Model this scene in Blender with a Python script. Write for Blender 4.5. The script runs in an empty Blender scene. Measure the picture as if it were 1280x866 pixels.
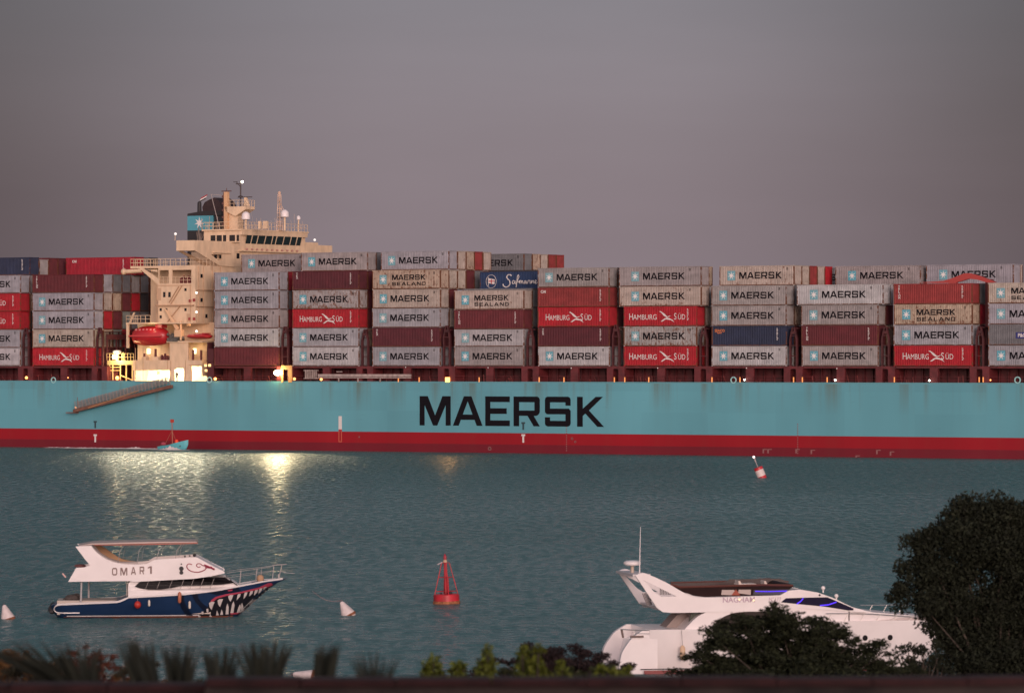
import bpy, bmesh, math, random
import numpy as np
from mathutils import Vector, Matrix
from mathutils.geometry import tessellate_polygon
R = math.radians
rnd = random.Random(7)
C = bpy.context.scene.collection
sc = bpy.context.scene

# ------------------------------------------------------------------ camera
FPX, CAMH, YH, ROLL = 5300.0, 14.5, 444.6, 0.0013
cam_d = bpy.data.cameras.new('camera'); cam = bpy.data.objects.new('camera', cam_d); C.objects.link(cam)
cam_d.sensor_width = 36; cam_d.lens = 36*FPX/1280; cam_d.clip_start = 1; cam_d.clip_end = 30000
cam.matrix_world = (Matrix.Translation((0, 0, CAMH)) @ Matrix.Rotation(R(90)+(YH-433)/FPX, 4, 'X')
                    @ Matrix.Rotation(-ROLL, 4, 'Z'))
cam_d.dof.use_dof = True; cam_d.dof.focus_distance = 560; cam_d.dof.aperture_fstop = 3.6
sc.camera = cam

# ------------------------------------------------------------------ world, sun, exposure
w = bpy.data.worlds.new('World'); sc.world = w; w.use_nodes = True
nt = w.node_tree; nt.nodes.clear()
def N(t, **k):
    n = nt.nodes.new(t)
    for a, b in k.items(): setattr(n, a, b)
    return n
out = N('ShaderNodeOutputWorld'); add = N('ShaderNodeAddShader')
SUN_EL, SUN_AZ = R(9), R(168)            # low glow behind the camera, a little to its right
sky = N('ShaderNodeTexSky', sky_type='NISHITA', sun_disc=False, sun_elevation=R(.5), sun_rotation=SUN_AZ)
sky.air_density = 1.0; sky.dust_density = 1.0; sky.ozone_density = 3
b1 = N('ShaderNodeBackground'); b1.inputs[1].default_value = 0.05
nt.links.new(sky.outputs[0], b1.inputs[0])
tc = N('ShaderNodeTexCoord'); sep = N('ShaderNodeSeparateXYZ'); nt.links.new(tc.outputs['Generated'], sep.inputs[0])
def ramp(stops):
    r = N('ShaderNodeValToRGB'); e = r.color_ramp.elements
    while len(e) > 1: e.remove(e[-1])
    e[0].position = stops[0][0]; e[0].color = (*stops[0][1], 1)
    for p, c in stops[1:]:
        q = e.new(p); q.color = (*c, 1)
    return r
front = ramp([(0.0, (.248, .201, .225)), (0.03, (.250, .207, .232)), (0.06, (.245, .215, .245)), (0.085, (.23, .214, .245)),
              (.16, (.28, .28, .30)), (.35, (.20, .245, .265)), (1, (.12, .17, .22))])
back = ramp([(0, (2.25, 1.60, 1.40)), (.14, (1.95, 1.38, 1.25)), (.38, (.90, .78, .84)), (1, (.16, .20, .26))])
nt.links.new(sep.outputs[2], front.inputs[0]); nt.links.new(sep.outputs[2], back.inputs[0])
mr = N('ShaderNodeMapRange', interpolation_type='SMOOTHSTEP')
mr.inputs['From Min'].default_value = .45; mr.inputs['From Max'].default_value = -.8
nt.links.new(sep.outputs[1], mr.inputs['Value'])
mix = N('ShaderNodeMix', data_type='RGBA')
nt.links.new(mr.outputs[0], mix.inputs[0]); nt.links.new(front.outputs[0], mix.inputs[6]); nt.links.new(back.outputs[0], mix.inputs[7])
# faint high cloud veil
mp = N('ShaderNodeMapping'); mp.inputs['Scale'].default_value = (2.5, 2.5, 14)
no = N('ShaderNodeTexNoise'); no.inputs['Scale'].default_value = 2.2; no.inputs['Detail'].default_value = 4
nt.links.new(tc.outputs['Generated'], mp.inputs[0]); nt.links.new(mp.outputs[0], no.inputs[0])
mr2 = N('ShaderNodeMapRange'); mr2.inputs['To Min'].default_value = .93; mr2.inputs['To Max'].default_value = 1.07
mr2.inputs['From Min'].default_value = .3; mr2.inputs['From Max'].default_value = .7
nt.links.new(no.outputs[0], mr2.inputs[0])
vm = N('ShaderNodeVectorMath', operation='SCALE'); nt.links.new(mix.outputs[2], vm.inputs[0]); nt.links.new(mr2.outputs[0], vm.inputs['Scale'])
# sky colour dimmed to either side, imitating the lens's darker corners
ax = N('ShaderNodeMath', operation='ABSOLUTE'); nt.links.new(sep.outputs[0], ax.inputs[0])
az_ = N('ShaderNodeMapRange', interpolation_type='SMOOTHSTEP'); az_.inputs['From Min'].default_value = .02; az_.inputs['From Max'].default_value = .15
az_.inputs['To Min'].default_value = 1.0; az_.inputs['To Max'].default_value = .42; nt.links.new(ax.outputs[0], az_.inputs['Value'])
azm = N('ShaderNodeMix', data_type='FLOAT'); nt.links.new(mr.outputs[0], azm.inputs[0]); nt.links.new(az_.outputs[0], azm.inputs[2]); azm.inputs[3].default_value = 1
vm2 = N('ShaderNodeVectorMath', operation='SCALE'); nt.links.new(vm.outputs[0], vm2.inputs[0]); nt.links.new(azm.outputs[0], vm2.inputs['Scale'])
b2 = N('ShaderNodeBackground'); nt.links.new(vm2.outputs[0], b2.inputs[0]); b2.inputs[1].default_value = 1.0
nt.links.new(b1.outputs[0], add.inputs[0]); nt.links.new(b2.outputs[0], add.inputs[1]); nt.links.new(add.outputs[0], out.inputs[0])

sd = bpy.data.lights.new('sun', 'SUN'); so = bpy.data.objects.new('sun', sd); C.objects.link(so)
sd.energy = 1.9; sd.angle = R(22); sd.color = (1, .76, .67)
# light comes from azimuth SUN_AZ (clockwise from +Y), elevation SUN_EL
dirv = Vector((math.sin(SUN_AZ)*math.cos(SUN_EL), math.cos(SUN_AZ)*math.cos(SUN_EL), math.sin(SUN_EL)))
so.rotation_euler = dirv.to_track_quat('Z', 'Y').to_euler(); so.location = dirv*50
sc.view_settings.view_transform = 'Standard'; sc.view_settings.look = 'None'
sc.view_settings.exposure = 0; sc.view_settings.gamma = 1
sc.render.engine = 'CYCLES'

# ------------------------------------------------------------------ materials
MATS = {}
def mat(name, col, rough=.6, metal=0, noise=0, nscale=3, emit=None, estr=0, bump=0, stretch=(1, 1, 1), dirt=None, spec=.5):
    if name in MATS: return MATS[name]
    m = bpy.data.materials.new(name); m.use_nodes = True; MATS[name] = m
    t = m.node_tree; b = t.nodes['Principled BSDF']
    b.inputs['Base Color'].default_value = (*col, 1); b.inputs['Roughness'].default_value = rough
    b.inputs['Metallic'].default_value = metal; b.inputs['Specular IOR Level'].default_value = spec
    if noise or bump or dirt:
        tcn = t.nodes.new('ShaderNodeTexCoord'); mpn = t.nodes.new('ShaderNodeMapping'); mpn.inputs['Scale'].default_value = stretch
        nn = t.nodes.new('ShaderNodeTexNoise'); nn.inputs['Scale'].default_value = nscale; nn.inputs['Detail'].default_value = 5
        t.links.new(tcn.outputs['Object'], mpn.inputs[0]); t.links.new(mpn.outputs[0], nn.inputs[0])
        if noise or dirt:
            mx = t.nodes.new('ShaderNodeMix'); mx.data_type = 'RGBA'
            c2 = dirt if dirt else tuple(c*(1-noise) for c in col)
            mx.inputs[6].default_value = (*c2, 1); mx.inputs[7].default_value = (*[min(1, c*(1+noise*.5)) for c in col], 1)
            rr = t.nodes.new('ShaderNodeMapRange'); rr.inputs['From Min'].default_value = .33; rr.inputs['From Max'].default_value = .6
            t.links.new(nn.outputs[0], rr.inputs[0]); t.links.new(rr.outputs[0], mx.inputs[0]); t.links.new(mx.outputs[2], b.inputs['Base Color'])
        if bump:
            bp = t.nodes.new('ShaderNodeBump'); bp.inputs['Strength'].default_value = bump; bp.inputs['Distance'].default_value = .05
            t.links.new(nn.outputs[0], bp.inputs['Height']); t.links.new(bp.outputs[0], b.inputs['Normal'])
    if emit:
        b.inputs['Emission Color'].default_value = (*emit, 1); b.inputs['Emission Strength'].default_value = estr
    return m

def container_mat(nm='container_paint', rust=0.0):
    m = bpy.data.materials.new(nm); m.use_nodes = True; t = m.node_tree; b = t.nodes['Principled BSDF']
    n = lambda k: t.nodes.new(k); L = t.links.new
    oi = n('ShaderNodeObjectInfo'); tcn = n('ShaderNodeTexCoord')
    off = n('ShaderNodeVectorMath'); off.operation = 'SCALE'; off.inputs[0].default_value = (37, 51, 23)
    L(oi.outputs['Random'], off.inputs['Scale'])
    ad = n('ShaderNodeVectorMath'); ad.operation = 'ADD'; L(tcn.outputs['Object'], ad.inputs[0]); L(off.outputs[0], ad.inputs[1])
    # broad fading of the paint
    m1 = n('ShaderNodeMapping'); m1.inputs['Scale'].default_value = (.5, .5, .9); L(ad.outputs[0], m1.inputs[0])
    n1 = n('ShaderNodeTexNoise'); n1.inputs['Scale'].default_value = 1.2; n1.inputs['Detail'].default_value = 6; L(m1.outputs[0], n1.inputs[0])
    r1 = n('ShaderNodeMapRange'); r1.inputs['From Min'].default_value = .3; r1.inputs['From Max'].default_value = .7
    r1.inputs['To Min'].default_value = .78; r1.inputs['To Max'].default_value = 1.12; L(n1.outputs[0], r1.inputs[0])
    # vertical run marks
    m2 = n('ShaderNodeMapping'); m2.inputs['Scale'].default_value = (5, 5, .35); L(ad.outputs[0], m2.inputs[0])
    n2 = n('ShaderNodeTexNoise'); n2.inputs['Scale'].default_value = 1.3; n2.inputs['Detail'].default_value = 4; L(m2.outputs[0], n2.inputs[0])
    r2 = n('ShaderNodeMapRange'); r2.inputs['From Min'].default_value = .35; r2.inputs['From Max'].default_value = .65
    r2.inputs['To Min'].default_value = .84; r2.inputs['To Max'].default_value = 1.06; L(n2.outputs[0], r2.inputs[0])
    mu = n('ShaderNodeMath'); mu.operation = 'MULTIPLY'; L(r1.outputs[0], mu.inputs[0]); L(r2.outputs[0], mu.inputs[1])
    vs = n('ShaderNodeVectorMath'); vs.operation = 'SCALE'; L(oi.outputs['Color'], vs.inputs[0]); L(mu.outputs[0], vs.inputs['Scale'])
    # rust: patches, amount set by each object's alpha
    m3 = n('ShaderNodeMapping'); m3.inputs['Scale'].default_value = (1.2, 1.2, .8); L(ad.outputs[0], m3.inputs[0])
    n3 = n('ShaderNodeTexNoise'); n3.inputs['Scale'].default_value = 2.0; n3.inputs['Detail'].default_value = 9; n3.inputs['Roughness'].default_value = .72
    L(m3.outputs[0], n3.inputs[0])
    th = n('ShaderNodeMapRange'); th.inputs['From Min'].default_value = .0; th.inputs['From Max'].default_value = 1
    th.inputs['To Min'].default_value = .72-rust; th.inputs['To Max'].default_value = .52-rust; L(oi.outputs['Alpha'], th.inputs[0])
    # rust gathers towards the bottom rail
    sp = n('ShaderNodeSeparateXYZ'); L(tcn.outputs['Object'], sp.inputs[0])
    rz = n('ShaderNodeMapRange'); rz.inputs['From Min'].default_value = 0; rz.inputs['From Max'].default_value = .8
    rz.inputs['To Min'].default_value = .07; rz.inputs['To Max'].default_value = 0; L(sp.outputs[2], rz.inputs[0])
    sm = n('ShaderNodeMath'); sm.operation = 'ADD'; L(n3.outputs[0], sm.inputs[0]); L(rz.outputs[0], sm.inputs[1])
    sb = n('ShaderNodeMath'); sb.operation = 'SUBTRACT'; L(sm.outputs[0], sb.inputs[0]); L(th.outputs[0], sb.inputs[1])
    ml = n('ShaderNodeMath'); ml.operation = 'MULTIPLY'; ml.use_clamp = True; ml.inputs[1].default_value = 9; L(sb.outputs[0], ml.inputs[0])
    mx = n('ShaderNodeMix'); mx.data_type = 'RGBA'; L(ml.outputs[0], mx.inputs[0]); L(vs.outputs[0], mx.inputs[6])
    mx.inputs[7].default_value = (.13, .05, .025, 1); L(mx.outputs[2], b.inputs['Base Color'])
    b.inputs['Roughness'].default_value = .6; b.inputs['Specular IOR Level'].default_value = .3
    return m

def hull_mat():
    m = bpy.data.materials.new('hull_paint'); m.use_nodes = True; t = m.node_tree; b = t.nodes['Principled BSDF']
    n = lambda k: t.nodes.new(k); L = t.links.new
    tcn = n('ShaderNodeTexCoord'); sp = n('ShaderNodeSeparateXYZ'); L(tcn.outputs['Object'], sp.inputs[0])
    def step(z0, z1, a, bcol):
        r = n('ShaderNodeMapRange'); r.inputs['From Min'].default_value = z0; r.inputs['From Max'].default_value = z1; L(sp.outputs[2], r.inputs[0])
        mx = n('ShaderNodeMix'); mx.data_type = 'RGBA'; L(r.outputs[0], mx.inputs[0])
        if isinstance(a, tuple): mx.inputs[6].default_value = (*a, 1)
        else: L(a, mx.inputs[6])
        mx.inputs[7].default_value = (*bcol, 1); return mx.outputs[2]
    c = step(1.2, 1.35, (.150, .005, .015), (.27, .002, .010))
    c = step(2.96, 3.0, c, (.105, .315, .375))
    m1 = n('ShaderNodeMapping'); m1.inputs['Scale'].default_value = (.05, .05, .02); L(tcn.outputs['Object'], m1.inputs[0])
    n1 = n('ShaderNodeTexNoise'); n1.inputs['Scale'].default_value = 1.5; n1.inputs['Detail'].default_value = 3; L(m1.outputs[0], n1.inputs[0])
    r1 = n('ShaderNodeMapRange'); r1.inputs['From Min'].default_value = .3; r1.inputs['From Max'].default_value = .7
    r1.inputs['To Min'].default_value = .88; r1.inputs['To Max'].default_value = 1.1; L(n1.outputs[0], r1.inputs[0])
    # plate-to-plate difference
    m4 = n('ShaderNodeMapping'); m4.inputs['Scale'].default_value = (1/11., 1, 1/3.1); L(tcn.outputs['Object'], m4.inputs[0])
    wn = n('ShaderNodeTexWhiteNoise'); fl = n('ShaderNodeVectorMath'); fl.operation = 'FLOOR'; L(m4.outputs[0], fl.inputs[0]); L(fl.outputs[0], wn.inputs[0])
    r4 = n('ShaderNodeMapRange'); r4.inputs['To Min'].default_value = .955; r4.inputs['To Max'].default_value = 1.04; L(wn.outputs[0], r4.inputs[0])
    mu0 = n('ShaderNodeMath'); mu0.operation = 'MULTIPLY'; L(r1.outputs[0], mu0.inputs[0]); L(r4.outputs[0], mu0.inputs[1])
    # scuffs, horizontal
    m5 = n('ShaderNodeMapping'); m5.inputs['Scale'].default_value = (.12, 1, 1.6); L(tcn.outputs['Object'], m5.inputs[0])
    n5 = n('ShaderNodeTexNoise'); n5.inputs['Scale'].default_value = 2.3; n5.inputs['Detail'].default_value = 8; n5.inputs['Roughness'].default_value = .7; L(m5.outputs[0], n5.inputs[0])
    r5 = n('ShaderNodeMapRange'); r5.inputs['From Min'].default_value = .62; r5.inputs['From Max'].default_value = .74
    r5.inputs['To Min'].default_value = 1; r5.inputs['To Max'].default_value = .72; L(n5.outputs[0], r5.inputs[0])
    mu = n('ShaderNodeMath'); mu.operation = 'MULTIPLY'; L(mu0.outputs[0], mu.inputs[0]); L(r5.outputs[0], mu.inputs[1])
    vs = n('ShaderNodeVectorMath'); vs.operation = 'SCALE'; L(c, vs.inputs[0]); L(mu.outputs[0], vs.inputs['Scale'])
    # rust runs from the deck edge
    m2 = n('ShaderNodeMapping'); m2.inputs['Scale'].default_value = (.35, .35, .012); L(tcn.outputs['Object'], m2.inputs[0])
    n2 = n('ShaderNodeTexNoise'); n2.inputs['Scale'].default_value = 1.0; n2.inputs['Detail'].default_value = 7; n2.inputs['Roughness'].default_value = .65; L(m2.outputs[0], n2.inputs[0])
    n3 = n('ShaderNodeTexNoise'); n3.inputs['Scale'].default_value = .5; L(tcn.outputs['Object'], n3.inputs[0])
    r2 = n('ShaderNodeMapRange'); r2.inputs['From Min'].default_value = .49; r2.inputs['From Max'].default_value = .70; L(n2.outputs[0], r2.inputs[0])
    fz = n('ShaderNodeMapRange'); fz.inputs['From Min'].default_value = 6.0; fz.inputs['From Max'].default_value = 10.4
    fz.inputs['To Min'].default_value = 0.05; fz.inputs['To Max'].default_value = .8; L(sp.outputs[2], fz.inputs[0])
    mm = n('ShaderNodeMath'); mm.operation = 'MULTIPLY'; L(r2.outputs[0], mm.inputs[0]); L(fz.outputs[0], mm.inputs[1])
    mx = n('ShaderNodeMix'); mx.data_type = 'RGBA'; L(mm.outputs[0], mx.inputs[0]); L(vs.outputs[0], mx.inputs[6])
    mx.inputs[7].default_value = (.11, .105, .055, 1); L(mx.outputs[2], b.inputs['Base Color'])
    b.inputs['Roughness'].default_value = .5; b.inputs['Specular IOR Level'].default_value = .3
    return m

SIH, COH = math.sin(R(30.5)), math.cos(R(30.5)); DH = 632.5*math.cos(R(30.5))   # the ship's side, as a line on the water
def water_mat():
    m = bpy.data.materials.new('sea_water'); m.use_nodes = True; t = m.node_tree; b = t.nodes['Principled BSDF']
    n = lambda k: t.nodes.new(k); L = t.links.new
    b.inputs['Base Color'].default_value = (.046, .138, .140, 1); b.inputs['Roughness'].default_value = .33
    b.inputs['IOR'].default_value = 1.333
    tcn = n('ShaderNodeTexCoord')
    def layer(scale, sx, sy, det, rot):
        mp_ = n('ShaderNodeMapping'); mp_.inputs['Scale'].default_value = (sx, sy, 1); mp_.inputs['Rotation'].default_value = (0, 0, R(rot))
        L(tcn.outputs['Object'], mp_.inputs[0])
        q = n('ShaderNodeTexNoise'); q.inputs['Scale'].default_value = scale; q.inputs['Detail'].default_value = det; q.inputs['Roughness'].default_value = .55
        L(mp_.outputs[0], q.inputs[0]); return q.outputs[0]
    a = layer(1.7, .5, 1.0, 3, 6); bb = layer(.42, .5, 1.0, 2, -10); c = layer(4.6, .7, 1, 2, 18)
    def mul(x, k):
        q = n('ShaderNodeMath'); q.operation = 'MULTIPLY'; q.inputs[1].default_value = k; L(x, q.inputs[0]); return q.outputs[0]
    def addn(x, y):
        q = n('ShaderNodeMath'); q.operation = 'ADD'; L(x, q.inputs[0]); L(y, q.inputs[1]); return q.outputs[0]
    h = addn(addn(mul(a, .75), mul(bb, .95)), mul(c, .15))
    # small cat's-paws: patches of finer and coarser ripples
    f1 = layer(1.0, 1.3, .22, 2, 4); f2 = layer(1.0, 1.7, 1.1, 3, -6)
    fr = n('ShaderNodeMapRange'); fr.inputs['From Min'].default_value = .80; fr.inputs['From Max'].default_value = 1.20
    fr.inputs['To Min'].default_value = .15; fr.inputs['To Max'].default_value = .44; L(addn(f1, f2), fr.inputs['Value'])
    dp = n('ShaderNodeVectorMath'); dp.operation = 'DOT_PRODUCT'; dp.inputs[1].default_value = (SIH, COH, 0); L(tcn.outputs['Object'], dp.inputs[0])
    wz = n('ShaderNodeMapRange'); wz.interpolation_type = 'SMOOTHSTEP'; wz.inputs['From Min'].default_value = DH-190; wz.inputs['From Max'].default_value = DH-70
    wz.inputs['To Min'].default_value = 0; wz.inputs['To Max'].default_value = 1; L(dp.outputs['Value'], wz.inputs['Value'])
    L(addn(fr.outputs[0], mul(wz.outputs[0], .09)), b.inputs['Roughness'])
    wash = layer(1.0, .75, .16, 3, 3); wm = n('ShaderNodeMath'); wm.operation = 'MULTIPLY'; L(mul(wash, 1.8), wm.inputs[0]); L(wz.outputs[0], wm.inputs[1]); h = addn(h, wm.outputs[0])
    # wind patches change how rough the surface is
    wp = layer(.02, .35, 1, 3, 5)
    wr = n('ShaderNodeMapRange'); wr.inputs['From Min'].default_value = .35; wr.inputs['From Max'].default_value = .65
    wr.inputs['To Min'].default_value = .55; wr.inputs['To Max'].default_value = 1.0; L(wp, wr.inputs[0])
    bp = n('ShaderNodeBump'); bp.inputs['Distance'].default_value = 1.0; L(wr.outputs[0], bp.inputs['Strength'])
    L(h, bp.inputs['Height']); L(bp.outputs[0], b.inputs['Normal'])
    return m

M_CONT = container_mat(); M_POST = container_mat('container_post_paint', .235); M_HULL = hull_mat(); M_WATER = water_mat()
M_CREAM = mat('cream_paint', (.66, .48, .32), .55, noise=.13, nscale=.8, stretch=(1.3, 1.3, .5))
M_DARKRED = mat('deck_red_paint', (.075, .010, .013), .6, noise=.35, nscale=.8)
M_RED = mat('lashing_red_paint', (.105, .013, .016), .6, noise=.3, nscale=1)
M_BLACK = mat('black_paint', (.018, .015, .018), .6)
M_LETTER = mat('dark_lettering', (.009, .008, .011), .8, spec=.1)
M_WHITEL = mat('white_lettering', (.62, .58, .56), .6)
M_TEAL = mat('teal_square_paint', (.09, .32, .40), .6, noise=.15, nscale=2)
_t = M_TEAL.node_tree; _oi = _t.nodes.new('ShaderNodeObjectInfo'); _r = _t.nodes.new('ShaderNodeMapRange'); _r.inputs['To Min'].default_value = 0; _r.inputs['To Max'].default_value = .55
_t.links.new(_oi.outputs['Random'], _r.inputs[0]); _m = _t.nodes.new('ShaderNodeMix'); _m.data_type = 'RGBA'; _b = _t.nodes['Principled BSDF']; _src = _b.inputs['Base Color'].links[0].from_socket
_t.links.new(_r.outputs[0], _m.inputs[0]); _t.links.new(_src, _m.inputs[6]); _m.inputs[7].default_value = (.24, .33, .33, 1); _t.links.new(_m.outputs[2], _b.inputs['Base Color'])
M_STAR = mat('star_white_paint', (.70, .66, .64), .6)
M_WHITE = mat('white_gelcoat', (.80, .74, .73), .22, noise=.05, nscale=.8)
M_GLASS = mat('dark_glass', (.012, .010, .012), .15, spec=.22)
M_STEEL = mat('stainless_rail', (.55, .52, .5), .3, metal=.8)
M_NAVY = mat('navy_paint', (.013, .034, .092), .3, noise=.12, nscale=1, spec=.3)
M_GREYM = mat('galvanised_grey', (.30, .26, .25), .5, noise=.2, nscale=2)
M_LAMP_W = mat('lit_white_lamp', (1, 1, 1), emit=(1, .93, .75), estr=14)
M_LAMP_Y = mat('lit_yellow_floodlight', (1, 1, 1), emit=(1, .78, .35), estr=60)
M_LAMP_O = mat('lit_orange_lamp', (1, .5, .2), emit=(1, .36, .10), estr=3.0)
M_LITWIN = mat('lit_window', (1, 1, .8), emit=(1, .85, .42), estr=2.6)
M_LIFE = mat('lifeboat_orange_red', (.38, .014, .02), .35, noise=.08)
M_BUOYRED = mat('buoy_red_paint', (.50, .014, .03), .4, noise=.15, nscale=2, dirt=(.30, .03, .03))
M_RUST = mat('rust_growth', (.20, .07, .03), .8, noise=.4, nscale=4)

# ------------------------------------------------------------------ mesh helpers
class MB:
    def __init__(s): s.v = []; s.f = []; s.m = []; s.cur = 0
    def addm(s, v, f):
        o = len(s.v); s.v += [tuple(p) for p in v]; s.f += [tuple(i+o for i in q) for q in f]; s.m += [s.cur]*len(f); return s
    def box(s, x0, x1, y0, y1, z0, z1):
        v = [(x, y, z) for x in (x0, x1) for y in (y0, y1) for z in (z0, z1)]
        return s.addm(v, [(0, 1, 3, 2), (4, 6, 7, 5), (0, 4, 5, 1), (2, 3, 7, 6), (0, 2, 6, 4), (1, 5, 7, 3)])
    def bar(s, a, b, r, n=6, r2=None):
        a, b = Vector(a), Vector(b); d = (b-a)
        if d.length < 1e-6: return s
        q = d.to_track_quat('Z', 'Y'); r2 = r if r2 is None else r2; v = []
        for p, rr in ((a, r), (b, r2)):
            for i in range(n):
                an = 2*math.pi*(i+.5)/n; v.append(p+q @ Vector((rr*math.cos(an), rr*math.sin(an), 0)))
        f = [(i, (i+1) % n, n+(i+1) % n, n+i) for i in range(n)]+[tuple(range(n-1, -1, -1)), tuple(range(n, 2*n))]
        return s.addm(v, f)
    def path(s, pts, r, n=6):
        for a, b in zip(pts, pts[1:]): s.bar(a, b, r, n)
        return s
    def lathe(s, prof, c=(0, 0, 0), n=20, axis='Z', M=None):
        v = []
        for r_, z_ in prof:
            for i in range(n):
                an = 2*math.pi*i/n; p = Vector((r_*math.cos(an), r_*math.sin(an), z_))
                if axis == 'X': p = Vector((p.z, p.x, p.y))
                if M is not None: p = M @ p
                v.append(p+Vector(c))
        f = []
        for k in range(len(prof)-1):
            for i in range(n): f.append((k*n+i, k*n+(i+1) % n, (k+1)*n+(i+1) % n, (k+1)*n+i))
        f.append(tuple(range(n-1, -1, -1))); f.append(tuple((len(prof)-1)*n+i for i in range(n)))
        return s.addm(v, f)
    def prism(s, poly, y0, y1, ax='y', holes=()):
        """polygon in (x,z) extruded along y (ax='y'), or in (y,z) extruded along x (ax='x'), or (x,y) along z (ax='z')"""
        loops = [list(poly)]+[list(h) for h in holes]
        flat = [p for l in loops for p in l]; nn = len(flat)
        def P(p, d):
            if ax == 'y': return (p[0], d(p) if callable(d) else d, p[1])
            if ax == 'x': return (d(p) if callable(d) else d, p[0], p[1])
            return (p[0], p[1], d(p) if callable(d) else d)
        v = [P(p, y0) for p in flat]+[P(p, y1) for p in flat]
        tri = tessellate_polygon([[Vector((p[0], p[1], 0)) for p in l] for l in loops])
        f = [tuple(t_) for t_ in tri]+[tuple(i+nn for i in reversed(t_)) for t_ in tri]
        o = 0
        for l in loops:
            k = len(l)
            for i in range(k): f.append((o+i, o+(i+1) % k, nn+o+(i+1) % k, nn+o+i))
            o += k
        return s.addm(v, f)
    def ball(s, c, r, n=12, sx=1, sy=1, sz=1, cut=None):
        prof = []; k = n//2
        for i in range(k+1):
            a = -math.pi/2+math.pi*i/k; prof.append((max(1e-3, r*math.cos(a)), r*math.sin(a)))
        v = []
        m = Matrix.Diagonal((sx, sy, sz))
        return s.lathe(prof, c, n, M=m)
    def data(s, name, mats):
        me = bpy.data.meshes.new(name); me.from_pydata(s.v, [], s.f)
        for mm in (mats if isinstance(mats, (list, tuple)) else [mats]): me.materials.append(mm)
        if any(s.m): me.polygons.foreach_set('material_index', s.m)
        bm = bmesh.new(); bm.from_mesh(me); bmesh.ops.recalc_face_normals(bm, faces=bm.faces); bm.to_mesh(me); bm.free()
        return me
    def build(s, name, mats, parent=None, smooth=False, loc=None):
        me = s.data(name, mats)
        if smooth:
            me.polygons.foreach_set('use_smooth', [True]*len(me.polygons))
            try: me.set_sharp_from_angle(angle=R(38))
            except Exception: pass
        o = bpy.data.objects.new(name, me); C.objects.link(o)
        if parent: o.parent = parent
        if loc: o.location = loc
        return o
def tag(o, label=None, cat=None, group=None, kind=None):
    if label: o['label'] = label
    if cat: o['category'] = cat
    if group: o['group'] = group
    if kind: o['kind'] = kind
    return o
def empty(name, loc=(0, 0, 0), rz=0, label=None, cat=None, group=None):
    o = bpy.data.objects.new(name, None); C.objects.link(o); o.location = loc; o.rotation_euler = (0, 0, rz); o.empty_display_size = .5
    return tag(o, label, cat, group)
def text_polys(txt, size=1, sx=1, bold=0.0):
    """2D triangles of a text in the built-in font: (verts, faces), left-bottom at 0,0"""
    cu = bpy.data.curves.new('txt', 'FONT'); cu.body = txt; cu.size = size; cu.resolution_u = 3
    cu.offset = bold
    ob = bpy.data.objects.new('txt', cu); C.objects.link(ob); bpy.context.view_layer.update()
    dg = bpy.context.evaluated_depsgraph_get(); me = ob.evaluated_get(dg).to_mesh()
    v = [(p.co.x*sx, p.co.y) for p in me.vertices]; f = [tuple(p.vertices) for p in me.polygons]
    ob.evaluated_get(dg).to_mesh_clear(); bpy.data.objects.remove(ob); bpy.data.curves.remove(cu)
    return v, f
def flat_text(mb, txt, x, z, size, sx=1, y=0, bold=0, ymap=None, width=None):
    v, f = text_polys(txt, size, sx, bold)
    if width:
        mxv = max(p[0] for p in v); v = [(p[0]*width/mxv, p[1]) for p in v]
    mb.addm([(x+p[0], (ymap(x+p[0], z+p[1]) if ymap else y), z+p[1]) for p in v], f)

# block alphabet used on the hull and the boxes; each letter: (width, polygons), none overlap
def _rc(x0, x1, z0, z1): return [(x0, z0), (x1, z0), (x1, z1), (x0, z1)]
def _mir(p, w): return [(w-x, z) for x, z in reversed(p)]
LET = {}
_m = [(.2, 1), (.2, .70), (.54, 0), (.625, 0), (.625, .34), (.33, 1)]
LET['M'] = (1.25, [_rc(0, .2, 0, 1), _rc(1.05, 1.25, 0, 1), _m, _mir(_m, 1.25)])
_a = [(0, 0), (.23, 0), (.59, .83), (.59, 1), (.44, 1)]
LET['A'] = (1.18, [_a, _mir(_a, 1.18), [(.317, .2), (.863, .2), (.785, .38), (.395, .38)]])
LET['E'] = (.97, [_rc(0, .2, 0, 1), _rc(.2, .97, .81, 1), _rc(.2, .85, .41, .6), _rc(.2, .97, 0, .19)])
LET['R'] = (1.03, [_rc(0, .22, 0, 1), [(.22, .81), (1.03, .81), (1.03, .9), (1.0, .96), (.93, 1), (.22, 1)], _rc(.82, 1.03, .53, .81),
                   [(.22, .35), (.88, .35), (.96, .38), (1.02, .45), (1.03, .53), (.22, .53)], [(.55, .35), (.79, 0), (1.03, 0), (.79, .35)]])
LET['S'] = (1.0, [[(0, .81), (1, .81), (1, .9), (.97, .97), (.9, 1), (.1, 1), (.03, .97), (0, .9)], _rc(0, .2, .6, .81),
                  [(.07, .41), (1, .41), (1, .53), (.93, .6), (0, .6), (0, .48)], _rc(.8, 1, .19, .41),
                  [(.1, 0), (.9, 0), (.97, .03), (1, .1), (1, .19), (0, .19), (0, .1), (.03, .03)], _rc(0, .2, .19, .31), _rc(.8, 1, .70, .81)])
LET['K'] = (1.04, [_rc(0, .22, 0, 1), [(.22, .36), (.32, .44), (.46, .545), (1.0, 1), (.72, 1), (.22, .60)], [(.32, .44), (.78, 0), (1.04, 0), (.46, .545)]])
LET['L'] = (.85, [_rc(0, .2, 0, 1), _rc(.2, .85, 0, .19)])
LET['N'] = (1.05, [_rc(0, .2, 0, 1), _rc(.85, 1.05, 0, 1), [(.2, .70), (.78, 0), (.85, 0), (.85, .30), (.27, 1), (.2, 1)]])
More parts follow.
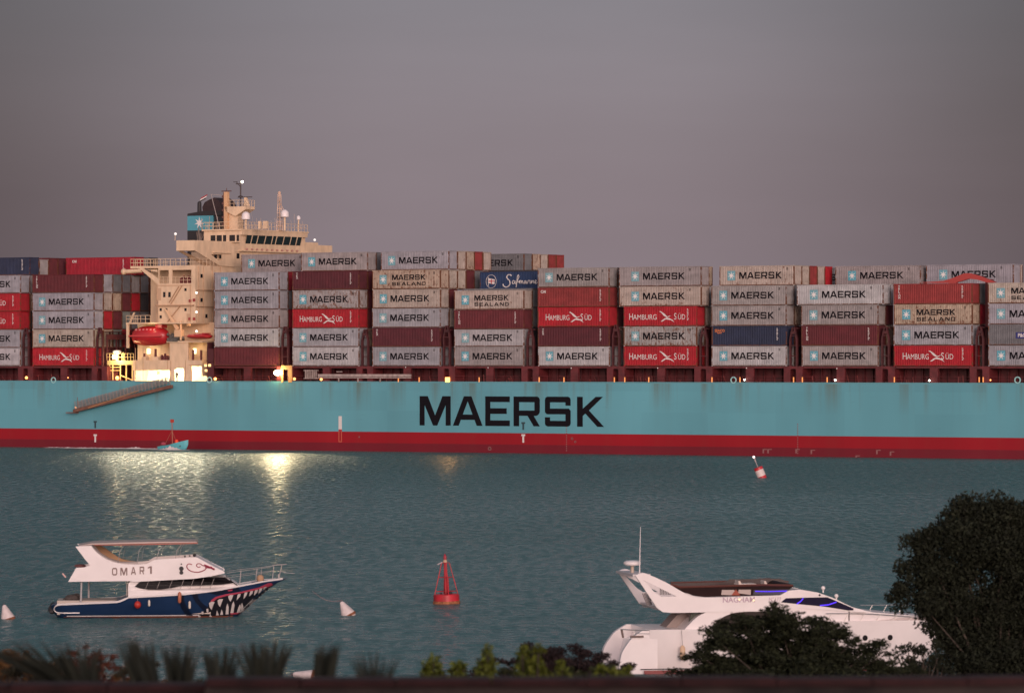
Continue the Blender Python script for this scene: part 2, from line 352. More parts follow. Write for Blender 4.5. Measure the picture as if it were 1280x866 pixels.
LET['D'] = (1.0, [_rc(0, .2, 0, 1), [(.2, .81), (.97, .81), (.82, 1), (.2, 1)], [(.8, .19), (1, .19), (1, .75), (.97, .81), (.8, .81)], [(.2, 0), (.85, 0), (1, .19), (.2, .19)]])
LET['O'] = (1.0, [[(0, .2), (.2, .25), (.2, .75), (0, .8)], [(1, .2), (1, .8), (.8, .75), (.8, .25)], [(0, .8), (.2, .75), (.28, .82), (.72, .82), (.8, .75), (1, .8), (.8, 1), (.2, 1)], [(0, .2), (.2, 0), (.8, 0), (1, .2), (.8, .25), (.72, .18), (.28, .18), (.2, .25)]])
LET['1'] = (.5, [_rc(.28, .5, 0, 1), [(0, .68), (.28, .80), (.28, 1), (.18, .96), (0, .84)]])
def block_text(mb, txt, x, z, h, y0, y1, gaps=None, width=None):
    """returns end x; extruded between y0 and y1"""
    gaps = gaps or [.15]*(len(txt)-1)
    tot = sum(LET[c][0] for c in txt)+sum(gaps); kx = (width/(tot*h)) if width else 1
    cx = 0
    for i, c in enumerate(txt):
        wd, ps = LET[c]
        for p in ps: mb.prism([(x+(cx+px_)*h*kx, z+pz*h) for px_, pz in p], y0, y1)
        cx += wd+(gaps[i] if i < len(gaps) else 0)
    return x+cx*h*kx
def star_poly(cx, cz, r, rin=.36, n=7, a0=math.pi/2):
    return [(cx+(r if i % 2 == 0 else r*rin)*math.cos(a0+math.pi*i/n), cz+(r if i % 2 == 0 else r*rin)*math.sin(a0+math.pi*i/n)) for i in range(2*n)]

# ------------------------------------------------------------------ placing helpers
D0, TH = 632.5, R(30.5); CO, SI = math.cos(TH), math.sin(TH)
def U(px): return (px-640)/FPX
def T(px, v=0): u = U(px); return (u*(D0+v*CO)-v*SI)/(CO+u*SI)
def V(px, t): u = U(px); return (u*(D0-t*SI)-t*CO)/(SI-u*CO)
def Zt(py, px, t, v=0): return CAMH-(py+ROLL*(px-640)-YH)*(D0-t*SI+v*CO)/FPX
def Z(px, py, v=0): return Zt(py, px, T(px, v), v)
def ZV(px, py, t): return Zt(py, px, t, V(px, t))
def SW(t, v, z): return (t*CO+v*SI, D0-t*SI+v*CO, z)
def world_at(px, d, py=None):
    z = CAMH-(py+ROLL*(px-640)-YH)*d/FPX if py is not None else 0
    return (U(px)*d, d, z)

# ------------------------------------------------------------------ setting: water and shore
def sheet(name, xs, ys, zf, m, kind='structure', smooth=True):
    mb = MB(); nx, ny = len(xs), len(ys)
    mb.v = [(x, y, zf(x, y)) for y in ys for x in xs]
    mb.f = [(j*nx+i, j*nx+i+1, (j+1)*nx+i+1, (j+1)*nx+i) for j in range(ny-1) for i in range(nx-1)]; mb.m = [0]*len(mb.f)
    return tag(mb.build(name, m, smooth=smooth), kind=kind)
sheet('water', [-12000, 12000], [100, 14000], lambda x, y: 0, M_WATER, smooth=False)
def ground_z(x, y):
    pts = [(-60, 11.0), (30, 11.0), (33, 10.9), (38, 9.9), (48, 8.6), (70, 6.6), (100, 3.9), (135, 1.2), (158, -.6), (176, -3), (400, -6)]
    for (a, za), (b, zb) in zip(pts, pts[1:]):
        if y <= b: z = za+(zb-za)*max(0, (y-a))/(b-a); break
    else: z = pts[-1][1]
    if y > 34: z += .22*math.sin(x*.7+y*.31)+.15*math.sin(x*1.7-y*.6)
    return z
M_GROUND = mat('sandy_ground', (.14, .10, .065), .9, noise=.4, nscale=1.2, bump=.6)
sheet('ground', [i*2.5-75 for i in range(61)], [-60, -30, 0, 15, 25]+[30+i*2.5 for i in range(60)], ground_z, M_GROUND)

# ------------------------------------------------------------------ the container ship
ship = empty('container_ship', (0, D0, 0), -TH, 'long container ship with pale blue hull, red waterline band and cream bridge tower', 'container ship')
BEAM, ZD, ZB = 42.8, 10.42, 12.95
ZH = ZD-.0
# hull: loft of stations along the ship
def build_hull():
    st = [(-168, .80), (-160, .92), (-140, 1), (-100, 1), (100, 1), (125, .97), (150, .80), (170, .52), (184, .22), (190, .02)]
    lev = [(-9, .80), (-4, .97), (0, 1), (1.25, 1), (3, 1), (ZD, 1), (ZD, 1)]
    mb = MB(); ring = []
    for t, b in st:
        row = []
        for i, (z, k) in enumerate(lev):
            flare = 1
            if t > 100 and z < ZD: flare = 1-(t-100)/90*.28*(1-max(0, z)/ZD)
            if t < -140 and z < 3: flare = .75
            hb = BEAM/2*b*k*flare*(1 if b > .05 else 1)
            zt = z+(max(0, t-120)/70)**2*4 if z == ZD else z
            row.append((hb, zt))
        ring.append((t, row))
    idx = []
    for t, row in ring:
        r_ = []
        for hb, z in row: mb.v.append((t, BEAM/2-hb, z)); r_.append(len(mb.v)-1)
        for hb, z in reversed(row): mb.v.append((t, BEAM/2+hb, z)); r_.append(len(mb.v)-1)
        idx.append(r_)
    k = len(idx[0])
    for a, b in zip(idx, idx[1:]):
        for i in range(k):
            j = (i+1) % k; mb.f.append((a[i], b[i], b[j], a[j]))
    mb.f.append(tuple(idx[0])); mb.f.append(tuple(reversed(idx[-1]))); mb.m = [0]*len(mb.f)
    return mb.build('hull', M_HULL, ship)
build_hull()
MB().box(-150, 118, .35, BEAM-.35, ZD+.004, ZD+.03).build('deck', mat('deck_paint', (.11, .02, .022), .7, noise=.3, nscale=.3), ship)
MB().box(-150, 118, .02, .12, ZD, ZD+.22).build('gunwale', mat('teal_edge', (.09, .27, .31), .5), ship)
# hull lettering
mb = MB(); block_text(mb, 'MAERSK', T(524.5), 4.02, 4.42, -.025, -.001, [.09, .11, .15, .2, .25], width=T(755)-T(524.5))
mb.build('hull_lettering', mat('hull_letter_black', (.007, .006, .009), .7, spec=.1), ship)
# draught post, T marks, numbers, small scuffs near the waterline
mb = MB(); x0 = T(423.2); x1 = T(427.2); mb.box(x0, x1, -.03, -.001, 3.3, Z(425, 520)); mb.build('draught_post', M_WHITEL, ship)
mb = MB()
for a in (x0-.02, x1-.13): mb.box(a, a+.15, -.03, -.001, 1.35, 3.0)
mb.box(x0+.131, x1-.131, -.03, -.001, 1.35, 1.5); mb.build('draught_post_outline', mat('orange_mark', (.45, .09, .05), .6), ship)
mb = MB(); mb.box(x0, x1, -.03, -.001, 3.0, 3.3); mb.build('draught_post_band', mat('mark_red', (.38, .02, .03), .6), ship)
def tmark(px, z, h, m, side=1):
    mb = MB(); t0 = T(px); mb.box(t0-.15, t0+.15, -.03, -.001, z, z+h*.78); mb.box(t0-.32, t0+.32, -.03, -.001, z+h*.78+.002, z+h); mb.build('tug_mark', m, ship)
for px in (119, 654):
    tmark(px, Z(px, 553 if px > 200 else 552.5), 1.25, M_WHITEL)
    tmark(px, Z(px, 537 if px > 200 else 535), 1.15, mat('mark_dark', (.02, .05, .06), .6))
mb = MB()
for px, py, s in ((612, 560.5, .6), (715, 548, .4), (719, 552, .35), (449, 546, .25)):
    mb.lathe([(s*.5, -.02), (s*.5, .02), (s*.3, .02), (s*.3, -.02)], (T(px), -.02, Z(px, py)), 12, M=Matrix.Rotation(R(90), 3, 'X'))
mb.build('thruster_symbol', mat('faded_marks', (.24, .10, .10), .7), ship)
mb = MB()
for px in (708, 997):
    for k in range(14): mb.box(T(px)-.08, T(px)+.08, -.02, -.001, .4+k*.32, .55+k*.32)
for px, py in ((954, 562), (960, 562), (995, 562), (1014, 563), (1070, 570), (1096, 563), (1113, 565)):
    mb.box(T(px)-.12, T(px)+.12, -.02, -.001, Z(px, py)-.5, Z(px, py)+.1)
    mb.box(T(px)+.121, T(px)+.6, -.02, -.001, Z(px, py), Z(px, py)+.12)
mb.build('draught_marks', mat('faded_marks', (.24, .10, .10), .7), ship)

# ---- bays
PITCH, T0 = 14.58, -10.33
BAYS = {'A': -103.8, 'B': -89.25}
for k, nme in enumerate('CDEFGHIJKL'): BAYS[nme] = T0+PITCH*(k-3)
WH = {'A': "at the photo's left edge", 'B': "in the bay left of the ship's bridge", 'C': "in the first bay right of the bridge"}
for o_, nme in zip(('second', 'third', 'fourth', 'fifth', 'sixth', 'seventh', 'eighth', 'ninth', 'tenth'), 'DEFGHIJKL'):
    WH[nme] = f'in the {o_} bay right of the bridge'
ORD = ['bottom', 'second', 'third', 'fourth', 'fifth', 'sixth']
ROWN = ['', 'one row inboard', 'two rows inboard', 'three rows inboard', 'four rows inboard', 'five rows inboard', 'six rows inboard', 'seven rows inboard',
        'eight rows inboard', 'nine rows inboard', 'ten rows inboard', 'eleven rows inboard', 'twelve rows inboard', 'thirteen rows inboard', 'fourteen rows inboard']

def cont_mesh(L, H, W=2.438):
    mb = MB(); p = .16
    mb.cur = 1
    for x in (0, L-p):                                   # corner posts
        for y in (0, W-p): mb.box(x, x+p, y, y+p, 0, H)
    mb.cur = 0
    for z, hh in ((.07, .09), (H-.12, .09)):              # rails, set back from the stacking faces
        mb.cur = 1 if z < .1 else 0
        for y in (0, W-p*.5): mb.box(p, L-p, y, y+p*.5, z, z+hh)
        for x in (0, L-p): mb.box(x, x+p, p, W-p, z, z+hh)
    mb.cur = 0
    for x in (0, L-.2):                                   # corner castings stand a little proud
        for y in (-.006, W-.19):
            for z in (-.004, H-.13+.006): mb.box(x-.005, x+.205, y, y+.196, z, z+.13)
    def corr(n, length, f):
        """zig-zag sheet: f(s, depth, z) -> point"""
        a = length/n; pts = []
        for i in range(n):
            s0 = i*a; pts += [(s0, 0), (s0+a*.28, 0), (s0+a*.5, .045), (s0+a*.78, .045)]
        pts.append((length, 0)); o = len(mb.v)
        for s_, d in pts: mb.v.append(f(s_, d, .16)); mb.v.append(f(s_, d, H-.12))
        for i in range(len(pts)-1):
            mb.f.append((o+2*i, o+2*i+2, o+2*i+3, o+2*i+1)); mb.m.append(0)
    n = int(round((L-2*p)/.28))
    corr(n, L-2*p, lambda s_, d, z: (p+s_, .012+d, z))
    corr(n, L-2*p, lambda s_, d, z: (p+s_, W-.012-d, z))
    corr(9, W-2*p, lambda s_, d, z: (L-.03-d, p+s_, z))
    mb.box(.03, .09, p, W-p, .16, H-.12)                  # doors
    for y in (.55, .95, 1.45, 1.85): mb.bar((.0, y, .12), (.0, y, H-.1), .025, 5)
    mb.box(p, L-p, .10, W-.10, H-.10, H-.002); mb.box(p, L-p, .36, W-.36, -.012, .14)
    me = mb.data('body', [M_CONT, M_POST]); return me
CM = {(40, 2.896): cont_mesh(12.192, 2.896), (40, 2.591): cont_mesh(12.192, 2.591), (45, 2.896): cont_mesh(13.716, 2.896)}
def lettering_meshes():
    d = {}
    y0, y1 = -.012, .006
    mb = MB(); block_text(mb, 'MAERSK', 3.25, 1.0, .98, y0, y1, [.09, .11, .15, .2, .25], width=6.95); d['M'] = mb.data('lettering', M_LETTER)
    mb = MB(); block_text(mb, 'MAERSK', 3.55, 1.38, .80, y0, y1, [.09, .11, .15, .2, .25], width=6.0)
    block_text(mb, 'SEALAND', 3.58, .55, .52, y0, y1, [.32]*6, width=5.95); d['MS'] = mb.data('lettering', M_LETTER)
    for key, xs in (('H', (1.3, 5.6, 7.3, 1.35)), ('HW', (.85, 5.7, 8.35, 0))):
        mb = MB(); xa, xb, xc, _ = xs
        flat_text(mb, 'H', xa, .98, 1.35, .8, y0); flat_text(mb, 'AMBURG', xa+.72, .98, 1.08, .8, y0, width=xb-xa-.9)
        flat_text(mb, 'S', xc, .98, 1.35, .8, y0); flat_text(mb, '\u00dcD', xc+.66, .98, 1.08, .8, y0, width=1.25)
        d[key] = mb.data('lettering', M_WHITEL)
        mb = MB(); c = (xb+xc)/2-.1
        up = [(c-1.0, 2.15), (c-.75, 2.2), (c-.1, 1.82), (c+.35, 1.42), (c+.3, 1.26), (c-.2, 1.5), (c-.65, 1.98)]
        dn = [(c-.75, .68), (c-.45, .70), (c+.1, 1.02), (c+.9, .92), (c+1.5, .6), (c+1.2, .95), (c+.75, 1.15), (c+.28, 1.25), (c-.15, 1.1)]
        fl = [(c+.36, 1.43), (c+1.05, 1.58), (c+.4, 1.28)]
        for k_, q in enumerate((up, dn, fl)): mb.prism(q, y0-.004*k_, y1)
        d[key+'_bird'] = mb.data('bird_emblem', M_WHITEL)
    mb = MB(); flat_text(mb, 'CAI', .5, 2.12, .55, 1.0, y0, bold=.02); d['CAI'] = mb.data('lettering', M_WHITEL)
    for key, word in (('TRI', 'TRITON'), ('TEX', 'TEX')):
        mb = MB(); hh = .30; n = len(word)
        for i, ch in enumerate(word): flat_text(mb, ch, .75, 2.42-i*(hh+.02)-.05, .42, 1.0, y0, bold=.01)
        d[key] = mb.data('lettering', M_WHITEL)
    mb = MB(); flat_text(mb, 'SEACO', .5, 2.05, .52, 1.0, y0, bold=.02); mb.box(.9, 1.6, y0, y1, 1.82, 1.93); d['SEACO'] = mb.data('lettering', mat('orange_lettering', (.55, .16, .05), .6))
    mb = MB(); flat_text(mb, 'P&O', 4.5, 1.16, .72, .9, -.026, bold=.02); d['PO'] = mb.data('lettering', M_WHITEL)
    mb = MB(); mb.box(4.2, 6.6, y0, y1, .95, 1.82); d['PO_panel'] = mb.data('name_panel', mat('navy_panel', (.015, .02, .14), .6))
    # script word: a slanted pen line made of short strokes
    mb = MB()
    def pen(pts, r=.045): mb.path([(x_, -.02, z_) for x_, z_ in pts], r, 5)
    pen([(5.6, 2.25), (5.35, 2.45), (4.95, 2.42), (4.72, 2.1), (4.9, 1.8), (5.25, 1.55), (5.35, 1.1), (5.1, .7), (4.6, .55), (4.15, .75), (4.1, 1.05)], .085)
    pen([(6.15, 1.5), (5.85, 1.55), (5.7, 1.25), (5.85, 1.02), (6.1, 1.2), (6.22, 1.5), (6.2, 1.1), (6.4, 1.05), (6.62, 1.5), (6.9, 2.1), (6.8, 2.45), (6.62, 2.2), (6.5, 1.2), (6.4, .55)], .06)
    x_ = 6.5
    pen([(6.4, 1.3), (6.85, 1.3), (6.95, 1.55), (6.98, 1.1)], .05)
    pen([(6.98, 1.1), (7.08, 1.5), (7.25, 1.55), (7.25, 1.1), (7.4, 1.5), (7.55, 1.52), (7.58, 1.1), (7.7, 1.12)], .055)
    pen([(8.15, 1.5), (7.9, 1.5), (7.8, 1.2), (7.95, 1.05), (8.15, 1.45), (8.18, 1.08), (8.4, 1.12)], .055)
    pen([(8.4, 1.1), (8.5, 1.55), (8.75, 1.5), (8.85, 1.55), (8.85, 1.1), (9.0, 1.1), (9.1, 1.55), (9.12, 1.1)], .055)
    pen([(9.12, 1.1), (9.25, 1.5), (9.45, 1.52), (9.5, 1.1), (9.7, 1.15), (9.95, 1.45), (9.8, 1.6), (9.65, 1.3), (9.85, 1.05), (10.2, 1.25)], .055)
    d['SAF'] = mb.data('lettering', M_WHITEL)
    mb = MB(); an = [2*math.pi*i/20 for i in range(21)]
    mb.path([(2.0+.9*math.cos(a), -.015, 1.45+1.0*math.sin(a)) for a in an], .035, 5)
    mb.prism([(1.55, 1.2), (2.55, 1.0), (2.65, 1.75), (1.55, 1.95)], y0, y1); mb.bar((1.5, -.015, .8), (1.5, -.015, 2.1), .04)
    d['SAF_flag'] = mb.data('flag_emblem', M_WHITEL)
    mb = MB(); mb.box(1.56, 2.6, -.022, -.014, 1.42, 1.56); mb.box(1.95, 2.1, -.0225, -.0145, 1.1, 1.8); d['SAF_cross'] = mb.data('flag_cross', mat('flag_red', (.4, .03, .04), .6))
    mb = MB(); mb.box(1.32, 2.58, y0, y1, .78, 2.18); d['sq'] = mb.data('star_square', M_TEAL)
    mb = MB(); mb.prism(star_poly(1.95, 1.48, .62, .30), y0-.012, y0-.002); d['star'] = mb.data('star', M_STAR)
    mb = MB()                                             # small weight/number rows near the right end
    r_ = random.Random(3)
    for i in range(9):
        mb.box(10.55, 10.55+r_.uniform(.12, .3), y0, y1, 2.45-i*.2, 2.55-i*.2)
    d['codes'] = mb.data('marking_code', M_WHITEL)
    mb = MB()
    for i in range(3): mb.box(10.9, 10.9+.3, y0, y1, 2.5-i*.13, 2.56-i*.13)
    d['codes_d'] = mb.data('marking_code', M_LETTER)
    return d
LM = lettering_meshes()
COLS = {  # base paint, rust amount
 'grey': (.285, .280, .310, .35), 'light grey': (.37, .36, .375, .3), 'taupe': (.27, .245, .245, .35), 'beige': (.37, .315, .275, .75), 'rusty beige': (.36, .28, .215, .95),
 'brown': (.105, .014, .020, .25), 'dark brown': (.085, .012, .02, .3), 'red': (.36, .008, .018, .2), 'brick red': (.23, .028, .028, .35),
 'navy': (.018, .026, .06, .2), 'blue': (.014, .036, .10, .2), 'slate': (.14, .14, .15, .4), 'dark': (.04, .035, .04, .3), 'green grey': (.17, .19, .175, .5), 'deep red': (.27, .008, .022, .2), 'rusty grey': (.29, .27, .27, 1.0)}
MARKS = {'M': 'star square and dark lettering', 'MS': 'two rows of dark lettering', 'H': 'white lettering and bird emblem', 'HW': 'wide white lettering and bird emblem', 'TRI': 'tiny stacked white letters', 'TEX': 'tiny stacked white letters', 'CAI': 'short white logo top left',
         'SEACO': 'small orange word top left', 'PO': 'navy name panel', 'SAF': 'white script and flag emblem', None: 'plain sides'}
def place_container(bay, tier, row, colr, mark, kind=40, z=None, seen_face=True, extra=''):
    H = 2.591 if kind == 'low' else 2.896; L = 45 if kind == 45 else 40
    t = BAYS[bay]+(-.762 if kind == 45 else 0)+rnd.uniform(-.03, .03); v = .4+2.50*row+rnd.uniform(-.02, .02)
    c = COLS[colr]; j = rnd.uniform(.93, 1.07); col = (c[0]*j, c[1]*j*rnd.uniform(.98, 1.02), c[2]*j, c[3])
    cname = colr+(' forty-five foot' if kind == 45 else '')
    if seen_face and mark is not None: lab = f'{cname} container with {MARKS[mark]}, '
    elif seen_face: lab = f'plain {cname} container, '
    else: lab = f'end of {cname} container, '
    lab += f'{ORD[tier]} tier, '+(ROWN[row]+' ' if row else '')+WH[bay]
    grp = 'containers stacked on the deck'; full_lab = lab
    if len(lab.split()) > 16:
        lab = lab.replace('star square and dark lettering', 'star square').replace('two rows of dark lettering', 'double lettering').replace('white lettering and bird emblem', 'white lettering').replace('tiny stacked white letters', 'tiny white letters')
    lab = lab.replace(' forty-five foot', ' long')
    if len(lab.split()) > 16: lab = lab.replace('in the ', 'in ', 1)
    if len(lab.split()) > 16: lab = lab.replace(' container with', ' box with').replace('wide white', 'white')
    if len(lab.split()) > 16: lab = lab.replace('short white logo top left', 'short white logo').replace('small orange word top left', 'orange word')
    if len(lab.split()) > 16: lab = lab.replace("left of the ship's bridge", "left of bridge")
    if len(lab.split()) > 16: lab = lab.replace(' right of the bridge', ' right of bridge').replace(' tier,', ' tier').replace('and flag emblem', '')
    if len(lab.split()) > 16: lab = full_lab.replace(' forty-five foot', ' long').split(' container')[0]+' container, '+full_lab.split(', ', 1)[1].replace('in the ', 'in ').replace(' of the bridge', ' of bridge')
    me = CM[(L, H)]; loc = SW(t, v, z)
    if mark is None:
        o = bpy.data.objects.new('shipping_container', me); C.objects.link(o); o.location = loc; o.rotation_euler = (0, 0, -TH); o.color = col
        return tag(o, lab, 'container', grp), H
    e = empty('shipping_container', loc, -TH, lab, 'container', grp)
    def child(name, me_, sx=0, par=None, sc_=1):
        o = bpy.data.objects.new(name, me_); C.objects.link(o); o.parent = par or e; o.location = (sx, 0, 0); o.color = col; return o
    child('body', me); sx = .762 if kind == 45 else 0
    zoff = (H-2.896)/2
    def dec(name, key, par=None):
        o = child(name, LM[key], sx if par is None else 0, par); o.location.z = zoff if par is None else 0; return o
    if mark in ('M', 'MS'):
        q = dec('star_square', 'sq'); dec('star', 'star', q); dec('lettering', mark); dec('marking_code', 'codes_d')
    elif mark in ('H', 'HW'):
        dec('lettering', mark); dec('bird_emblem', mark+'_bird'); dec('marking_code', 'codes')
    elif mark == 'PO': q = dec('name_panel', 'PO_panel'); dec('lettering', 'PO', q)
    elif mark == 'SAF': dec('lettering', 'SAF'); q = dec('flag_emblem', 'SAF_flag'); dec('flag_cross', 'SAF_cross', q)
    else:
        dec('lettering', mark); dec('marking_code', 'codes')
    return e, H
FACES = {
 'A': [('light grey', 'M'), ('grey', 'M'), ('red', 'H'), ('red', 'H'), ('grey', 'M')],
 'B': [('red', 'H'), ('beige', 'M'), ('grey', 'M'), ('grey', 'M'), ('brown', 'TRI')],
 'C': [('brown', None), ('light grey', 'M'), ('taupe', 'M'), ('grey', 'M'), ('grey', 'M')],
 'D': [('light grey', 'M'), ('grey', 'M'), ('red', 'H'), ('rusty grey', 'M'), ('dark brown', 'TEX')],
 'E': [('grey', 'M'), ('dark brown', 'TEX'), ('grey', 'M'), ('beige', 'M'), ('rusty beige', 'MS')],
 'F': [('taupe', 'M'), ('light grey', 'M', 'low'), ('brown', 'TRI'), ('beige', 'MS')],
 'G': [('light grey', 'M'), ('dark brown', 'TEX'), ('red', 'H'), ('brick red', 'CAI'), ('taupe', 'M')],
 'H': [('red', 'HW'), ('rusty grey', 'M'), ('red', 'HW'), ('beige', 'M', 45), ('taupe', 'M', 45)],
 'I': [('light grey', 'M'), ('navy', 'SEACO'), ('taupe', 'M'), ('taupe', 'M')],
 'J': [('taupe', 'M'), ('brown', 'TRI'), ('taupe', 'M'), ('light grey', 'M', 45)],
 'K': [('red', 'H'), ('grey', 'M'), ('rusty beige', 'MS'), ('brick red', 'TRI')],
 'L': [('grey', 'M'), ('slate', 'PO'), ('grey', 'M'), ('beige', 'MS')]}
TOPS = {}
for bay, tiers in FACES.items():
    z = ZB
    for i, tdef in enumerate(tiers):
        kind = tdef[2] if len(tdef) > 2 else 40
        _, H = place_container(bay, i, 0, tdef[0], tdef[1], kind, z); z += H+.02
    TOPS[bay] = z
HZ = lambda tier: ZB+tier*2.916
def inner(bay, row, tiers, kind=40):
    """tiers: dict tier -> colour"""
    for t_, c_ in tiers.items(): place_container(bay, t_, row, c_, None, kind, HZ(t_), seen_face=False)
ch = ['grey', 'brown', 'beige', 'taupe', 'dark', 'light grey', 'deep red', 'slate', 'rusty beige', 'dark brown']
for bay in 'ACDEFGHIJKL':
    r_ = random.Random(ord(bay))
    inner(bay, 1, {i: r_.choice(ch) for i in range(len(FACES[bay])) if not (bay == 'E' and i == 4)})
inner('B', 1, {0: 'dark brown', 1: 'rusty beige', 2: 'red', 3: 'beige', 4: 'grey'})
inner('B', 2, {0: 'brown', 1: 'green grey', 2: 'brown', 3: 'rusty beige', 4: 'slate'})
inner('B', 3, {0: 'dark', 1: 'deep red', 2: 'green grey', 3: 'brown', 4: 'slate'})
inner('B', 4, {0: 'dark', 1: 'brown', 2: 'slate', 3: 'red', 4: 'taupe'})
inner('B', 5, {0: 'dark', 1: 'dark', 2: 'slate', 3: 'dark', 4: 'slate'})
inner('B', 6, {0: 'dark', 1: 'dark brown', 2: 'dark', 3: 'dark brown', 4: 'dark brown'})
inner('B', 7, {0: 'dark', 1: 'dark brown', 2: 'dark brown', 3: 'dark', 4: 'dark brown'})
place_container('B', 5, 4, 'deep red', 'CAI', 45, HZ(5)); inner('B', 5, {5: 'slate'}); inner('B', 6, {5: 'dark'})
place_container('A', 5, 1, 'navy', 'TEX', 40, HZ(5)); inner('A', 2, {5: 'taupe'}, 'low'); inner('A', 3, {5: 'brown'}); inner('A', 4, {5: 'dark brown'})
place_container('C', 5, 3, 'taupe', 'M', 40, HZ(5)); inner('C', 4, {5: 'grey'})
place_container('D', 5, 1, 'taupe', 'M', 40, HZ(5)); inner('D', 2, {5: 'slate'})
inner('E', 1, {4: 'beige'}); inner('E', 2, {4: 'beige'}); inner('E', 3, {4: 'brown'})
place_container('E', 5, 1, 'grey', 'M', 40, HZ(5))
for n_, c_ in ((2, 'beige'), (3, 'rusty beige'), (4, 'brick red'), (5, 'beige')): inner('E', n_, {5: c_})
place_container('E', 5, 10, 'slate', 'M', 40, HZ(5))
for n_, c_ in ((11, 'rusty beige'), (12, 'beige'), (13, 'brick red'), (14, 'brick red')): inner('E', n_, {5: c_})
inner('E', 4, {4: 'slate'}); place_container('F', 4, 3, 'blue', 'SAF', 40, HZ(4)-.3); inner('F', 4, {4: 'dark'})
place_container('I', 4, 1, 'beige', 'M', 40, HZ(4))
for n_, c_ in ((2, 'beige'), (3, 'brick red'), (4, 'beige'), (5, 'red')): inner('I', n_, {4: c_})
place_container('I', 4, 9, 'slate', 'M', 40, HZ(4))
place_container('J', 4, 5, 'taupe', 'M', 45, HZ(4)); inner('J', 6, {4: 'slate'})
place_container('K', 4, 5, 'grey', 'M', 45, HZ(4)); inner('K', 6, {4: 'beige'})

# ---- deck level: coamings, pillars, lashing bridges, lamps
gaps = {}
for bay, t in BAYS.items():
    mb = MB(); mb.box(t-.2, t+12.4, 3.2, BEAM-3.2, ZD+.03, ZB-.35)
    mb.box(t-.2, t+12.4, 2.7, BEAM-2.7, ZB-.349, ZB-.06)
    for k in range(9): mb.box(t+.6+k*1.35, t+.72+k*1.35, 2.75, 3.2, ZD+.03, ZB-.35)
    mb.box(t, t+12.19, 3.05, 3.2, ZD+1.2, ZD+1.32)
    mb.build('hatch_coaming', M_DARKRED, ship)
    mb = MB()                                             # outboard stools under the first row
    mb.box(t+.1, t+12.0, .3, 2.7, ZB-.30, ZB-.06); mb.box(t+5.6, t+6.9, .35, .8, ZD+.03, ZB-.301)
    mb.build('container_stool', M_RED, ship)
    mb = MB()
    for z_ in (ZD+.55, ZD+1.05): mb.bar((t, .2, z_), (t+12.2, .2, z_), .03, 4)
    for k in range(8): mb.bar((t+k*1.74, .2, ZD), (t+k*1.74, .2, ZD+1.05), .03, 4)
    mb.build('deck_railing', M_RED, ship)
gx = [BAYS[b]+12.19 for b in 'ABCDEFGHIJKL']
for i, g in enumerate(gx):
    mid = g+1.18; x0, x1 = mid-1.5, mid+1.5; mb = MB()
    mat_p = M_RED
    mb.prism([(x0, ZD+.03), (x0, ZB), (x1, ZB), (x1, ZD+.03), (mid+.45, ZD+.03), (mid+.45, ZB-.5), (mid+.3, ZB-.38), (mid-.3, ZB-.38), (mid-.45, ZB-.5), (mid-.45, ZD+.03)], .12, .35)
    mb.box(x0, x0+.25, .351, 3, ZD+.03, ZB-.002); mb.box(x1-.25, x1, .351, 3, ZD+.03, ZB-.002)
    mb.box(x0+.251, x1-.251, 1.5, 1.7, ZD+.03, ZB-.4)
    mb.build('bridge_pillar', mat_p, ship)
    mb = MB(); top = ZB+(6.1 if 'ABCDEFGHIJKL'[i] in 'ABCEG' else 5.6)
    # twin uprights tied at a peaked head, rungs, and cross frames running inboard
    for s_ in (-1, 1):
        mb.box(mid+s_*.52-.13, mid+s_*.52+.13, .14, .5, ZB+.001, top-1.7)
        mb.prism([(mid+s_*.52-.13, top-1.7), (mid+s_*.52+.13, top-1.7), (mid+s_*.12+.1, top), (mid+s_*.12-.1, top)], .14, .5)
    for z_ in (ZB+1.4, ZB+2.9, ZB+4.3): mb.box(mid-.39, mid+.39, .2, .4, z_, z_+.12)
    mb.box(mid-.42, mid+.42, .1, .2, top-1.0, top-.6)
    for zz in (ZB+2.88, ZB+5.78-.4):
        mb.box(mid-.55, mid+.55, .55, BEAM-1, zz, zz+.12)
    for k in range(16):
        v_ = .4+2.5*(k+1)
        mb.box(mid-.08, mid+.08, v_-.1, v_+.05, ZB, ZB+5.4)
    mb.build('lashing_bridge', mat('lashing_dark_red', (.060, .010, .012), .65, noise=.35, nscale=1.5), ship)
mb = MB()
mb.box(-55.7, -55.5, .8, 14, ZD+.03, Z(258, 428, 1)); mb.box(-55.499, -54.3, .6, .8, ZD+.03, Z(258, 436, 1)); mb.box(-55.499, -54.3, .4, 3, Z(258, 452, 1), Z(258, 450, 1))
mb.build('red_bulkhead', mat('dull_dark_red', (.07, .012, .016), .7), ship)  # bulkhead in its own dark red paint
